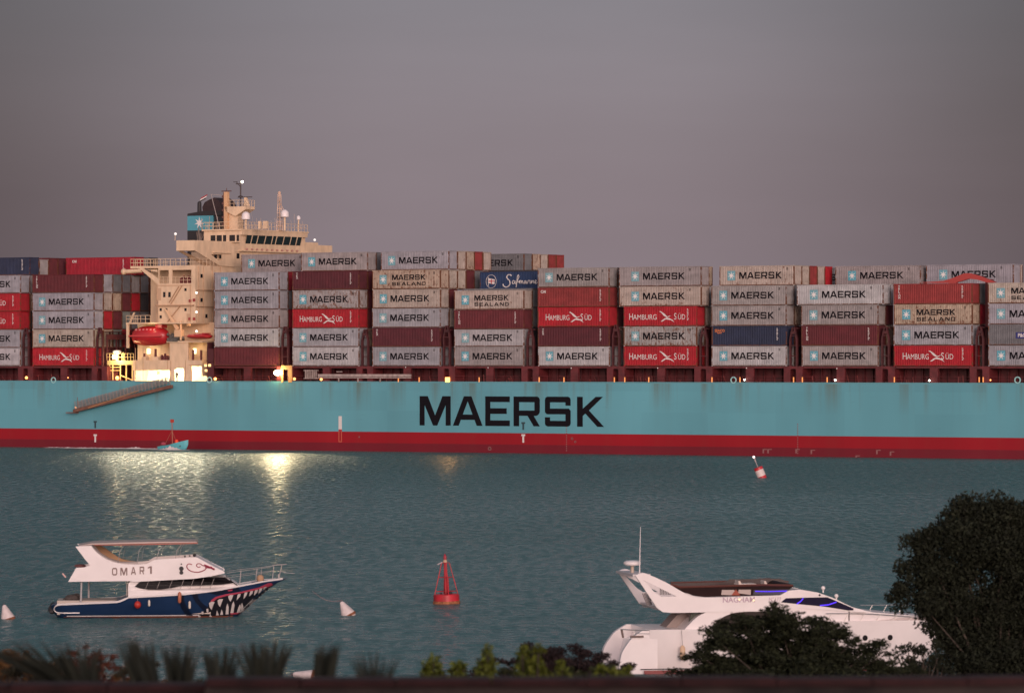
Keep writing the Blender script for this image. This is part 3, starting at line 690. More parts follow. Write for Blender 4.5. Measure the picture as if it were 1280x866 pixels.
# extra lashing wall at the aft side of the bridge tower, seen between boxes and lifeboat
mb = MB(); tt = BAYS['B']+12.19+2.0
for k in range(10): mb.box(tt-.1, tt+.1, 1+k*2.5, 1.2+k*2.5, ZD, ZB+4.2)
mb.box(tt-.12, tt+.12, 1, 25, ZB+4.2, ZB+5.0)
mb.build('lashing_wall', mat('dull_dark_red', (.07, .012, .016), .7), ship)
def lamp(px, py, v, r, m, name='deck_lamp', sx=1, sz=1):
    mb = MB(); mb.ball((0, 0, 0), r, 10, sx=sx, sz=sz); o = mb.build(name, m, ship, smooth=True); o.location = (T(px, v), v, Z(px, py, v)); return o
for px, py, r, m in ((33, 472, .24, M_LAMP_O), (146.5, 472.5, .32, M_LAMP_O), (269, 473.5, .24, M_LAMP_O), (368, 473.5, .22, M_LAMP_O), (401.5, 474, .22, M_LAMP_O), (1044, 475, .13, M_LAMP_W), (1161.5, 475.5, .12, M_LAMP_W),
                     (930.5, 474.5, .12, M_LAMP_W), (85, 472, .1, M_LAMP_O), (1238, 475, .11, M_LAMP_O), (507, 459, .1, M_WHITEL), (610, 459.5, .1, M_WHITEL), (714, 460, .1, M_WHITEL), (822, 460, .1, M_WHITEL), (933, 460, .1, M_WHITEL), (1046, 460.5, .1, M_WHITEL)):
    lamp(px, py, .05, r, m)
o = MB().box(-.36, .36, -.1, .1, -.36, .36).build('deck_lamp', mat('lit_amber_box', (1, .6, .2), emit=(1, .45, .10), estr=3.5), ship); o.location = (T(559.5, .05), .02, Z(559.5, 474.5, .05))
for px in (674, 781, 890, 925, 1003, 1118, 498, 524, 599, 705, 768, 811, 992, 1034, 1224, 1229): # tall thin lit slots between the pillars
    o = MB().box(-.07, .07, -.05, .05, -.36, .36).build('passage_lamp', mat('lit_slot', (.6, .3, .1), emit=(1, .30, .08), estr=1.1 if px % 2 else .7), ship)
    o.location = (T(px, .08), .06 if px not in (559,) else .3, Z(px, 474.5, .08))
# life rings on the rail
for px in (67, 262, 917, 1272):
    mb = MB(); n = 14
    mb.path([(.42*math.cos(2*math.pi*i/n), 0, .42*math.sin(2*math.pi*i/n)) for i in range(n+1)], .1, 6)
    o = mb.build('life_ring', mat('ring_teal_white', (.30, .55, .55), .5), ship); o.location = (T(px, .1), .05, Z(px, 475, .1))
# small deck fittings (pipes, bollards, winches) between hull edge and boxes
mb = MB()
r_ = random.Random(11)
for k in range(150):
    t = r_.uniform(-100, 92); 
    if -78 < t < -54: continue
    hh = r_.uniform(.3, 1.3); mb.bar((t, .9+r_.uniform(0, 1), ZD), (t+r_.uniform(-.1, .1), .9, ZD+hh), r_.uniform(.03, .09), 5)
mb.build('deck_fitting', mat('fitting_paint', (.20, .05, .045), .6, noise=.4, nscale=2), ship)
# pale stowed ladder boom along the deck edge
mb = MB(); xa, xb, xc = T(381, -.2), T(397, -.2), T(513, -.2); z0, z1 = Z(420, 471.8, -.2), Z(420, 467.5, -.2)
mb.box(xb, xc, -.15, .1, z1-.38, z1); mb.box(xb, xc, -.12, .07, z1-.62, z1-.45)
for k in range(7): mb.box(xa+k*.32, xa+k*.32+.12, -.15, .1, z0-.1, z1+.65)
mb.box(xa-.3, xb, -.14, .09, z1+.5, z1+.6); mb.box(xa-.3, xb, -.14, .09, z0-.2, z0-.1); mb.box(xa+4.5+1.2, xa+6.7, -.14, .09, z1+.3, z1+.42)
for k in (6.0, 9.5, 13.5): mb.box(xa+k, xa+k+.15, -.1, .05, ZD+.1, z1-.6)
mb.build('stowed_ladder', mat('pale_grey_metal', (.34, .27, .25), .5, noise=.3, nscale=2), ship)

# ---- bridge tower
TF, TA = -58.0, -65.1
tower = MB()
def Tz(px, py): return Z(px, py, 1)
ZU = Z(220, 332, 1); ZO0 = Z(220, 355, 1); ZO1 = Z(220, 337.5, 1); ZP = Z(200, 403, 1)
t_ = lambda px: T(px, 1)
tower.box(TA, TF, 1, 41.5, ZP, ZO0)
tower.box(TA, TF, 5, 41.5, ZO0, ZO1)                                    # back of the open promenade
tower.prism([(TA, ZO0), (TA, ZU), (TF, ZU), (TF, ZO0)], 1, 1.25, holes=[[(t_(199), ZO0+.1), (t_(199), ZO1), (t_(211), ZO1), (t_(211), ZO0+.1)], [(t_(215), ZO0+.1), (t_(215), ZO1), (t_(239.3), ZO1), (t_(239.3), ZO0+.1)]])
tower.box(TF-.2, TF, 1.251, 5, ZO0, ZU); tower.box(TA, TF-.201, 1.251, 41.5, ZO1+.001, ZU)
tower.box(t_(163), TA-.001, 1, 41.5, ZU-.35, ZU)                         # aft overhang deck
tower.prism([(t_(174), ZU-.35), (t_(179), ZU-.35), (TA, ZO0+.9), (TA, ZO0-.1)], 1, 1.3)
tower.prism([(t_(183), ZU-.6), (TA-.2, ZU-.6), (TA-.2, ZO0+1.9)], 1.02, 1.1)
tower.box(-64, TF-.15, 8.5, 35, ZU+.001, 31.0)                          # upper house under the bridge
tower.box(TA-5, TA-.001, 6, 36, ZD, ZU-.36)                              # engine casing side aft
# lower decks
tower.box(TA-6.5, TF+2.0, 4.5, 38, ZD+.03, ZP-.001)
zA, zB_, zC = Z(200, 430.5, 1), Z(200, 450, 1), Z(200, 463, 1)
tower.box(t_(210), t_(254), .6, 4.5, Z(230, 428.5, 1)+.05, Z(230, 426.5, 1)+.05)
tower.box(t_(167), t_(213)-.001, .8, 1.0, zC, zB_); tower.box(t_(236)+.001, t_(253), .8, 1.0, Z(245, 456, 1), zB_)
tower.box(t_(167), t_(253), 1.001, 4.5, zB_-.9, zB_-.75)
tower.box(t_(213), t_(236), .8, 1.0, zB_+.001, Z(230, 428.5, 1)+.049)
tower.prism([(t_(213), ZD+.03), (t_(213), zB_), (t_(236), zB_), (t_(236), Z(240, 456.5, 1)), (t_(240), Z(240, 457, 1)), (t_(240), ZD+.03), (t_(230.5), ZD+.03), (t_(230.5), Z(225, 460.5, 1)-.1), (t_(229), Z(225, 459.5, 1)-.1), (t_(220.5), Z(225, 459.5, 1)-.1), (t_(218.5), Z(225, 461, 1)-.1), (t_(218.5), ZD+.03)], .8, 1.0)
tower.box(t_(167), t_(169), 1.001, 4.5, ZD+.03, zB_-.901); tower.box(t_(252), t_(253), 1.001, 4.5, Z(245, 470, 1), zB_-.901)
tower.box(t_(163), t_(246), -.2, 4.5, ZP-.22, ZP-.02)                   # lifeboat platform
tower.box(t_(163), t_(165.5), -.1, .2, ZP-4.0, ZP-.221)
tower.prism([(t_(165), ZP), (t_(167), ZP), (t_(172), ZP+1.6), (t_(170.5), ZP+1.6)], .2, .4)
housep = tower.build('accommodation_block', M_CREAM, ship)
# front face details
mb = MB()
for px, py in ((269.5, 320), (276, 320), (291.5, 320), (297.5, 320)):
    v_ = V(px, TF-.15); z_ = ZV(px, py, TF-.15); mb.box(TF-.16, TF-.10, v_-.38, v_+.38, z_-.42, z_+.42)
for px in (205.5, 212): mb.box(t_(px)-.22, t_(px)+.22, .96, 1.02, Z(px, 371.5, 1), Z(px, 365, 1))
mb.build('porthole', M_GLASS, housep)
mb = MB()
for a, b in (((228, 357), (214, 380)), ((226, 382), (210, 402)), ((224, 358), (212, 378))):
    mb.bar((t_(a[0]), .9, Z(a[0], a[1], 1)), (t_(b[0]), .9, Z(b[0], b[1], 1)), .09, 4)
mb.box(t_(196), t_(243), .55, 1, Z(220, 382.5, 1), Z(220, 381, 1))
mb.build('outside_stair', mat('stair_brown', (.42, .25, .15), .6), housep)
mb = MB()
def rail(mb, pts, h=1.1, step=1.4, r=.035, mid=True):
    for a, b in zip(pts, pts[1:]):
        a, b = Vector(a), Vector(b); n = max(1, int((b-a).length/step))
        for k in (1, .5) if mid else (1,): mb.bar(a+Vector((0, 0, h*k)), b+Vector((0, 0, h*k)), r, 4)
        for i in range(n+1): p = a.lerp(b, i/n); mb.bar(p, p+Vector((0, 0, h)), r, 4)
rail(mb, [(t_(163), 40, ZU), (t_(163), 1.05, ZU), (TF+.0, 1.05, ZU), (TF, 8, ZU)], 1.1, .9, .045)
rail(mb, [(t_(163), 3, ZP), (t_(163), -.1, ZP), (t_(193), -.1, ZP)], 1.1, .8, .045)
rail(mb, [(t_(199), 1.1, ZO0+.1), (t_(239), 1.1, ZO0+.1)], 1.0, .7, .04)
mb.build('tower_railing', M_CREAM, ship)
mb = MB(); mb.bar((t_(153), 1.2, Z(165, 339.5, 1)), (t_(176), 1.2, Z(165, 338.5, 1)), .33, 10); mb.ball((t_(154), 1.2, Z(154, 339.5, 1)), .5, 10)
mb.build('stores_crane_boom', M_CREAM, ship, smooth=True)
# items in the promenade openings
mb = MB()
for k in range(9): mb.box(t_(222+k*2), t_(223.2+k*2), 1.6, 1.9, ZO0+.1, ZO0+.9+.2*(k % 3))
mb.build('promenade_gear', mat('gear_red', (.16, .03, .03), .6), ship)
mb = MB()                                             # pipes, ledges and cable trays on the tower walls
for v_ in (1.8, 3.1, 5.6, 7.9): mb.bar((TF+.06, v_, ZP), (TF+.06, v_, 28.6), .06, 5)
for z_ in (ZP+2.4, ZP+5.0): mb.box(TF+.001, TF+.3, 1.0, 12, z_, z_+.1)
for px in (196.5, 238.5): mb.bar((t_(px), .93, ZP), (t_(px), .93, ZO0-.1), .06, 5)
mb.box(t_(196), t_(239), .93, .999, ZO0-.28, ZO0-.16)
for px in (170.5, 180, 210.5, 214.5, 233): mb.bar((t_(px), .74, ZD+.4), (t_(px), .74, zB_+(1.9 if px < 200 else 0)), .045, 5)
mb.build('wall_pipe', mat('pipe_tan', (.46, .29, .18), .6, noise=.3, nscale=1), housep)
mb = MB()
for px, py in ((201, 387), (208, 387), (201, 396), (232, 362), (232, 387), (252, 345), (252, 375), (258, 395)):
    if px < 240: mb.box(t_(px)-.2, t_(px)+.2, .96, 1.02, Z(px, py+1.8, 1), Z(px, py-1.8, 1))
    else: v_ = V(px, TF); z_ = ZV(px, py, TF); mb.box(TF-.02, TF+.03, v_-.3, v_+.3, z_-.3, z_+.3)
mb.build('small_window', M_GLASS, housep)
for px, py in ((236, 400), (199, 368)): MB().box(t_(px)-.38, t_(px)+.38, .95, .999, Z(px, py, 1)-.9, Z(px, py, 1)+1.0).build('weather_door', mat('door_tan', (.50, .33, .21), .5), housep)
# wing box, brackets
mb = MB(); zw0, zw1 = 31.0, 32.6
mb.box(-61.5, TF, .8, 40.3, zw0, zw1)
mb.build('bridge_wing', M_CREAM, ship)
mb = MB()
mb.prism([(.8, zw0-.001), (7.6, 28.75), (12, 28.6), (12, zw0-.001)], TF-.14, TF+.03, ax='x', holes=[[(5.2, 30.5), (8.3, 30.5), (8.3, 29.6), (7.2, 29.55)]])
mb.build('wing_bracket', M_CREAM, ship); mb = MB(); mb.prism([(40.2, zw0-.001), (34, 28.75), (32, 28.6), (32, zw0-.001)], TF-.14, TF+.03, ax='x')
mb.build('wing_bracket', M_CREAM, ship); mb = MB()
mb.prism([(.9, zw0-.001), (8.5, 28.7), (8.5, 29.3), (2.2, zw0-.001)], -61.4, -61.2, ax='x')
mb.build('wing_bracket', M_CREAM, ship)
mb = MB(); mb.box(TF+.001, TF+.5, 13, 33, 31.15, 31.32); mb.box(TF+.031, TF+.35, 5.6, 10.6, 30.72, 30.85); mb.box(TF+.001, TF+.4, 10.9, 13.0, 32.5, 32.6)
mb.build('front_ledge', M_CREAM, ship)
mb = MB(); 
for k in range(11): mb.ball((TF+.25, 15+k*1.45, 31.5), .2, 8)
mb.build('ledge_fitting', mat('fitting_pink', (.38, .20, .17), .6), ship)
# wheelhouse with raked windows
WZ0, WZ1 = 31.9, 34.45
mb = MB(); mb.box(TA+.2, TF-.05, 13.3, 32.3, zw1+.001, WZ1); mb.box(TF-.049, TF+.001, 13.3, 32.3, zw1+.001, 32.4)
mb.prism([(TF-.05, 33.75), (TF-.05, WZ1), (TF+.45, WZ1), (TF+.40, 33.75)], 13.3, 32.3)
mb.box(TA, TF+.5, 13.0, 32.6, WZ1+.001, WZ1+.22)
mb.build('wheelhouse', M_CREAM, ship); wh_ = bpy.context.scene.collection.objects[-1]
pxs = [306.3, 313.2, 320.5, 330, 338.8, 343.8, 353, 361.8, 369.3, 375.5]
for a, b in zip(pxs, pxs[1:]):
    va, vb = V(a, TF)+.12, V(b, TF)-.12; mb = MB()
    mb.prism([(TF, 32.4), (TF+.38, 33.74), (TF+.41, 33.74), (TF+.04, 32.4)], va, vb)
    mb.build('bridge_window', mat('bridge_glass', (.02, .030, .032), .15, spec=.3), wh_)
    mb = MB(); mb.prism([(TF-.03, 32.41), (TF+.36, 33.74), (TF+.45, 33.74), (TF+.05, 32.41)], vb+.001, vb+.22); mb.build('window_mullion', M_CREAM, wh_)
for a, b in ((263.5, 269.5), (271, 277.5), (279, 283), (287, 294), (296, 299)):
    mb = MB(); mb.box(T(a, 13.3), T(b, 13.3), 13.27, 13.31, 32.75, 33.75); mb.build('side_window', M_GLASS, wh_)
mb = MB(); rail(mb, [(TA, 32.3, WZ1+.22), (TA, 13.2, WZ1+.22), (TF+.4, 13.2, WZ1+.22), (TF+.4, 32.3, WZ1+.22)], 1.15, .95, .04); mb.build('monkey_deck_railing', M_CREAM, ship)
# mast group on the wheelhouse roof (v about 20)
RZ = WZ1+.22
def P(px, py, v): return (T(px, v), v, Z(px, py, v))
mb = MB(); v = 18
a = P(295, 286, v); mb.box(a[0]-1.0, a[0]+.9, v-.8, v+.8, RZ, P(295, 265, v)[2])
b = P(300, 262, v); mb.prism([(P(288, 0, v)[0], b[2]-.3), (P(300, 0, v)[0], b[2]-1.1), (P(313, 0, v)[0], b[2]+.0), (P(313, 0, v)[0], b[2]+.45), (P(286, 0, v)[0], b[2]+.45)], v-1.3, v+1.3)
rail(mb, [(P(288, 0, v)[0], v-1.2, b[2]+.45), (P(313, 0, v)[0], v-1.2, b[2]+.45), (P(313, 0, v)[0], v+1.2, b[2]+.45)], 1.0, .7, .04)
mb.build('radar_mast', M_CREAM, ship)
mb = MB(); v = 17; p0, p1 = P(283.5, 286, v), P(283.5, 240, v); mb.box(p0[0]-.33, p0[0]+.33, v-.3, v+.3, RZ, p1[2])
mb.build('signal_post', mat('post_tan', (.60, .36, .20), .6), ship)
mb = MB(); mb.box(p0[0]-.62, p0[0]-.36, v-.1, v+.1, RZ+.5, p1[2]-.1)
mb.box(p0[0]-.95, p0[0]+.9, v-.08, v+.08, p1[2]+.05, p1[2]+.2); mb.bar((p0[0], v, p1[2]), (p0[0], v, p1[2]+.6), .06)
for k in range(5): mb.box(p0[0]-.8, p0[0]-.36, v-.2, v+.2, RZ+.8+k*1.1, RZ+1.15+k*1.1)
mb.build('post_antenna', mat('dark_brown_gear', (.10, .04, .035), .6), ship)
mb = MB(); v = 18; q0, q1 = P(301, 246, v), P(301, 227, v); mb.bar((q0[0], v, P(301, 258, v)[2]), q1, .11)
mb.box(q1[0]-.9, q1[0]+.1, v-.06, v+.06, q1[2]-.45, q1[2]-.3); mb.bar((q1[0]-.8, v, q1[2]-.1), (q1[0], v, q1[2]-.9), .06); mb.bar((q1[0]-1.4, v, q1[2]-.05), (q1[0]-.6, v, q1[2]-.05), .05)
mb.lathe([(.5, -.15), (.35, .1), (.1, .2)], q0, 10); mb.box(q0[0]-.1, q0[0]+2.2, v-.07, v+.07, q0[2]-.15, q0[2]-.02)
mb.build('top_mast', mat('mast_dark', (.05, .035, .035), .6), ship)
lamp(303, 227.5, 18, .19, M_LAMP_W, 'masthead_lamp')
mb = MB(); mb.box(P(307.5, 0, 18)[0]-.2, P(307.5, 0, 18)[0]+.2, 17.8, 18.2, P(308, 257, 18)[2], P(308, 247, 18)[2]); mb.lathe([(.75, 0), (.2, 1)], (P(308, 0, 18)[0], 18, P(308, 257.5, 18)[2]), 4)
mb.build('radar_scanner_post', M_CREAM, ship)
for px, py0, py1, r, v in ((307.5, 275, 264.5, .68, 15), (356, 272, 262, .68, 24), (373.3, 275, 269.5, .32, 30)):
    zb_, zt_ = P(px, py0, v)[2], P(px, py1, v)[2]; hh = zt_-zb_; x = T(px, v)
    mb = MB(); mb.lathe([(r*.5, 0), (r, .08*hh), (r, hh*.5), (r*.86, hh*.75), (r*.5, hh*.94), (.02, hh)], (x, v, zb_), 18); d_ = mb.build('satellite_dome', mat('dome_white', (.72, .66, .66), .4), ship, smooth=True)
    mb = MB(); mb.bar((x, v, RZ), (x, v, zb_), .17 if r > .5 else .12, 8); mb.build('dome_post', M_CREAM, d_)
mb = MB(); v = 24; x = T(349.5, v); zt_ = P(349, 243, v)[2]
for s_ in ((-1, -1), (1, -1), (1, 1), (-1, 1)): mb.bar((x+.35*s_[0], v+.35*s_[1], RZ), (x+.16*s_[0], v+.16*s_[1], zt_), .07, 4)
for k in range(9):
    z_ = RZ+(zt_-RZ)*k/8.5; w_ = .35-.19*k/8.5
    mb.box(x-w_, x+w_, v-w_, v+w_, z_, z_+.12)
mb.bar((x, v, zt_-1.2), (x+.9, v, zt_-2.6), .04); mb.lathe([(.2, 0), (.26, .3), (.1, .5)], (x, v, zt_), 8)
mb.build('lattice_mast', mat('mast_pale', (.58, .40, .30), .6, noise=.3, nscale=.8), ship)
mb = MB()
r_ = random.Random(5)
for px in (252, 262, 272, 321, 326, 333, 339, 344, 364, 368, 378):
    v = 14+r_.random()*6; x = T(px, v); mb.bar((x, v, RZ), (x, v, RZ+r_.uniform(1, 2.4)), .04, 4)
mb.build('whip_antenna', mat('stay_grey', (.40, .33, .30), .5), ship); mb = MB()
for px in (325, 331, 333.5): v = 14; x = T(px, v); mb.box(x-.2, x+.2, v-.2, v+.2, RZ, RZ+1.2)
mb.build('roof_locker', M_CREAM, ship); mb = MB(); mb.bar(P(264, 243, 17), P(275, 287, 13), .06, 4); mb.bar(P(264, 243, 17), P(283, 245, 17), .04, 4)
mb.bar(P(313, 258, 18), P(318, 286, 14), .03, 4); mb.bar(P(349, 246, 24), P(345, 287, 20), .03, 4)
mb.build('mast_stay', mat('stay_grey', (.40, .33, .30), .5), ship)
for px, py, v in ((219.5, 292.5, .9), (393.5, 300, 36)): 
    o = lamp(px, py, v, .22, mat('dim_white_ball', (.9, .9, .9), emit=(1, .95, .85), estr=.5), 'wing_lamp')
mb = MB(); mb.bar((T(219, .9), .9, 32.6), (T(219, .9), .9, P(219, 293, .9)[2]), .05); mb.build('wing_lamp_post', M_CREAM, ship)
# mast and rail on far wing
mb = MB(); vv = V(385, TF); mb.box(TF-3.4, TF+.02, vv-4, vv+3, 32.6, 33.0); mb.build('wing_top_box', M_CREAM, ship)
# funnel
mb = MB(); vf = 24; fa, fb = T(234.4, vf), T(266.5, vf); z0, z1, z2, z3 = Z(250, 300, vf), Z(250, 288, vf), Z(250, 269.8, vf), Z(250, 266.5, vf)
mb.box(fa, fb, vf, vf+7, ZU-.3, z1); mb.cur = 1; mb.box(fa, fb, vf, vf+7, z1+.001, z2); mb.cur = 0
mb.prism([(fa, z2+.001), (fb+1.6, z2+.001), (fb+1.6, z3+.35), (T(254, vf), z3+.35), (fa, z3-.05)], vf, vf+7); mb.box(fb+.001, fb+1.6, vf+.3, vf+6.5, ZU, z2)
fun = mb.build('funnel', [M_BLACK, mat('funnel_teal', (.07, .30, .38), .5)], ship)
mb = MB(); mb.prism(star_poly(T(249.4, vf), Z(249, 278.7, vf), .98, .33), vf-.04, vf-.005); mb.build('funnel_star', M_STAR, fun)
mb = MB(); x = T(249.5, vf+1); mb.bar((x, vf+1, z3-.1), (x, vf+1, Z(249, 254, vf)), .36, 12, .33); mb.ball((x, vf+1, Z(249, 254, vf)), .34, 10)
mb.build('exhaust_pipe', M_BLACK, fun, smooth=True)
mb = MB(); vs_ = vf+1.2
pp = [(254, 266), (253, 259), (256, 253), (262, 249.5), (268, 247), (274, 252), (277, 259), (277.5, 266)]
mb.prism([(T(a_, vs_), Z(a_, b_, vs_)) for a_, b_ in pp], vs_, vs_+4.5); mb.box(T(266, vs_), T(279, vs_), vs_+.2, vs_+4.4, z1, Z(270, 264, vs_))
mb.build('exhaust_cowl', mat('soot_black', (.03, .014, .016), .7, noise=.3, nscale=1), fun)
# flag
mb = MB(); vq = 20
for i, (m_, k) in enumerate(((0, 0), (1, 1), (2, 2))):
    mb.cur = m_; zt = Z(255, 243.8+k*1.9, vq); 
    mb.prism([(T(251.5-k*.8, vq), zt-.45), (T(259.5-k*.8, vq), zt-.05+.15), (T(259-k*.8, vq), zt-.26+.15), (T(251-k*.8, vq), zt-.68)], vq, vq+.03)
mb.cur = 0
mb.build('flag', [mat('flag_red2', (.35, .02, .03), .8), mat('flag_white', (.7, .7, .68), .8), mat('flag_black', (.03, .02, .02), .8)], ship)
# dark machinery between funnel and wheelhouse
mb = MB(); r_ = random.Random(2)
for k in range(14):
    t = r_.uniform(T(246, 14), T(253, 14)); mb.bar((t, 14, ZU+3.5), (t+r_.uniform(-1, 1), 14.5, Z(249, r_.uniform(284, 296), 14)), .07, 4)
mb.build('deck_machinery', mat('machinery', (.16, .12, .10), .6), ship)
# lit rooms and windows
def lit(x0, x1, v, z0, z1, name='lit_window', m=None): return MB().box(x0, x1, v, v+.05, z0, z1).build(name, m or M_LITWIN, housep)
lit(T(183.5, 4.4), T(187.6, 4.4), 4.42, Z(185, 442, 4.4), Z(185, 435.7, 4.4)); lit(T(241.3, 4.4), T(245, 4.4), 4.42, Z(243, 442, 4.4), Z(243, 435.5, 4.4))
for px, py in ((257, 456.8), (262, 456.5), (257.5, 463)): lit(T(px-1.7, .5), T(px+1.4, .5), .5, Z(px, py+1.6, .5), Z(px, py-1.6, .5), m=mat('lit_window_dim', (1, .8, .4), emit=(1, .62, .22), estr=1.0))
o = lit(T(378, 3)-0, T(378, 3)+.01, 3.4, ZD, ZD+.1); bpy.data.objects.remove(o)
M_LITROOM = mat('lit_room_wall', (.85, .80, .62), .6)
MB().box(t_(169), t_(252), 4.35, 4.45, ZD+.05, zB_-.95).build('lit_passage_wall', M_LITROOM, housep)
mb = MB()
for px in (180, 196, 212): 
    for k in range(4): mb.box(T(px-1.3, 4.3), T(px+1.3, 4.3), 4.28, 4.34, ZD+.3+k*.42, ZD+.36+k*.42)
mb.build('passage_pipe', M_DARKRED, ship)
MB().box(T(196, 4.3), T(200, 4.3), 4.27, 4.34, ZD+1.2, ZD+1.75).build('notice_board', mat('orange_board', (.7, .18, .08), .6), ship)
mb = MB(); r_ = random.Random(4)
for px, w_, h_ in ((174, 4, 4.5), (188, 5, 4.8)): mb.prism([(t_(px), zB_), (t_(px+w_*1.6), zB_), (t_(px+w_*1.5), zB_+.55), (t_(px+1.5), zB_+.5)], 1.4, 2.4)
mb.build('raft_canister', M_CREAM, ship)
mb = MB()
for px in (199, 201.5, 203, 206, 209, 177, 191, 238, 248): mb.box(t_(px)-.12, t_(px)+.12, 1.6, 1.9, zB_-.7, zB_+r_.uniform(.5, 1.9))
mb.box(t_(199), t_(203), 4.3, 4.44, zB_+.4, zB_+1.7)
mb.build('deck_gear', mat('gear_dark', (.13, .03, .03), .6), ship)
mb = MB()
for py in (366, 390, 414): mb.ball((T(245.7, .9), .9, Z(245.7, py, 1)), .17, 8)
mb.build('bulkhead_lamp', mat('lit_cool', (1, 1, 1), emit=(1, .97, .85), estr=2.5), housep)
mb = MB()
for px, py in ((243, 375), (243, 398.5), (237.5, 398.5), (238, 376)): mb.box(t_(px)-.25, t_(px)+.2, .9, 1.0, Z(px, py+1.8, 1), Z(px, py-1.8, 1))
mb.build('hose_box', mat('hose_red', (.28, .03, .03), .5), housep)
# boat davit crane arm
mb = MB(); a, b = P(206.5, 386.5, .5), P(222.5, 412, .5)
mb.bar(a, b, .16, 6, .36); mb.bar(P(226, 401, .5), P(226, 425, .5), .16, 6); mb.box(t_(221), t_(229), .3, 1.3, Z(225, 421, 1), Z(225, 412, 1))
mb.build('davit_crane', mat('davit_tan', (.66, .42, .25), .5), ship)
mb = MB(); 
for k in range(12): mb.ball((t_(212+k*1.5), .6+.3*(k % 2), Z(215, 418+2*(k % 3), 1)), .3, 7, sx=.8+.4*(k % 2))
mb.box(t_(211), t_(224), .5, 2.5, Z(215, 427, 1), Z(215, 422, 1)); mb.build('winch', mat('winch_green', (.10, .09, .08), .6, noise=.4, nscale=2), ship)
# yellow lit side platform aft of the tower
mb = MB(); va = 1.0; xa, xb = T(133.5, va), T(167, va); zp = Z(150, 456, va); zq = Z(150, 450.5, va)
mb.box(xa, xb, va, va+3, zp, zq)
for px in (137, 141, 150.5, 158, 165.5): mb.bar((T(px, va), va, ZD), (T(px, va), va, zp), .1, 5)
mb.bar((T(151, va), va, Z(151, 469, va)), (T(165, va), va, Z(165, 475, va)), .1, 5)
for z_ in (Z(140, 459, va), Z(140, 463, va)): mb.bar((T(131.5, va), va, z_), (T(150, va), va, z_), .07, 5)
rail(mb, [(xa, va, zq), (xb, va, zq)], 1.1, .55, .04); mb.bar((T(154, va), va, zq), (T(154, va), va, Z(154, 440, va)), .09, 5)
mb.build('side_platform', mat('platform_yellow', (.72, .52, .22), .6), ship)
mb = MB(); mb.lathe([(.55, -.3), (.72, 0), (.6, .25), (.1, .33)], (T(143.5, va), va+.6, Z(143, 440, va)), 14); mb.bar((T(143.5, va), va+.6, zq), (T(143.5, va), va+.6, Z(143, 441, va)), .12); mb.build('lamp_hood', mat('hood_white', (.8, .75, .7), .5), ship, smooth=True)
lamp(143, 446, va+.3, .34, M_LAMP_W, 'platform_lamp')
MB().box(T(139, .3), T(152, .3), .25, .6, ZD+.02, Z(145, 475, .3)).build('red_locker', mat('locker_red', (.30, .03, .03), .5), ship)
MB().box(T(158, .3), T(193, .3), .25, .5, ZD+.02, Z(175, 477, .3)).build('red_bulwark', mat('locker_red', (.30, .03, .03), .5), ship)
# flood lamp and its tan post
mb = MB(); v = .1; xa, xb = T(352, v), T(365.3, v)
mb.prism([(xa, ZD+.03), (xa, ZB+.1), (xb, ZB+.1), (xb, ZD+.03), (T(361, v), ZD+.03), (T(361, v), Z(357, 462, v)), (T(354.5, v), Z(357, 462, v)), (T(354.5, v), ZD+.03)], -.05, .1)
mb.build('flood_lamp_post', mat('post_ochre', (.62, .34, .12), .6), ship)
lamp(347, 465.8, -.3, .42, M_LAMP_Y, 'flood_lamp', sx=1.6)
# crane resting above the boxes near the right edge
mb = MB(); v = .9; mid = gx[10]+1.15
pts = [(1148, 353.2), (1180, 351.3), (1192, 347.5), (1206, 341.8), (1213, 341.5), (1226, 345), (1240, 350.5), (1246, 353), (1236, 353.5), (1222, 349.5), (1212, 348.5), (1204, 351), (1193, 353.8), (1170, 353.8)]
mb.prism([(T(a, v), Z(a, b, v)) for a, b in pts], v-.25, v+.35)
mb.box(T(1187, v), T(1196, v), v-.3, v+.45, TOPS['K'], Z(1190, 349, v)); mb.build('stores_crane_jib', mat('crane_red', (.34, .035, .03), .45), ship)
mb = MB(); mb.box(mid-.45, mid+.45, 3.2, 4.1, ZD, Z(1222, 349, 2)); mb.build('stores_crane_post', M_RED, ship)
# gangway hung on the hull side
mb = MB(); a, b = Vector((T(93, -.9), -.9, Z(93, 513.5, -.9))), Vector((T(214, -.9), -.9, Z(214, 481, -.9)))
mb.prism([(a.x, a.z-.25), (b.x, b.z-.5), (b.x, b.z+.0), (a.x, a.z+.25)], -1.3, -.4); mb.build('gangway', mat('gangway_brown', (.17, .075, .05), .6, noise=.3, nscale=1), ship); gw = C.objects[-1]
mb = MB(); n = 26
for s_ in (-1.28, -.42):
    for k in range(n+1):
        p = a.lerp(b, .03+k*.94/n); mb.bar((p.x, s_, p.z+.2), (p.x-.25, s_, p.z+1.35), .05, 4)
    for h in (.5, .78, 1.06, 1.35): mb.bar((a.x+.3, s_, a.z+h), (b.x-.4, s_, b.z+h-.1), .055, 4)
mb.build('gangway_railing', mat('rail_grey', (.24, .22, .21), .6), gw)
mb = MB(); mb.bar((a.x+3, -1.31, a.z+.5), (b.x-6, -1.31, b.z-.95), .07, 5); mb.build('gangway_stringer', mat('stringer_tan', (.42, .22, .10), .5), gw)
mb = MB(); mb.ball((a.x+.3, -1.0, a.z+.55), .14, 8); mb.build('gangway_lamp', M_LAMP_O, gw)
mb = MB(); mb.box(a.x-1.4, a.x+.5, -1.3, -.4, a.z-.35, a.z-.2); mb.bar((a.x+.6, -.9, a.z), (a.x+.6, -.9, a.z+2.2), .04); mb.build('gangway_foot', mat('gangway_brown', (.17, .075, .05)), gw)

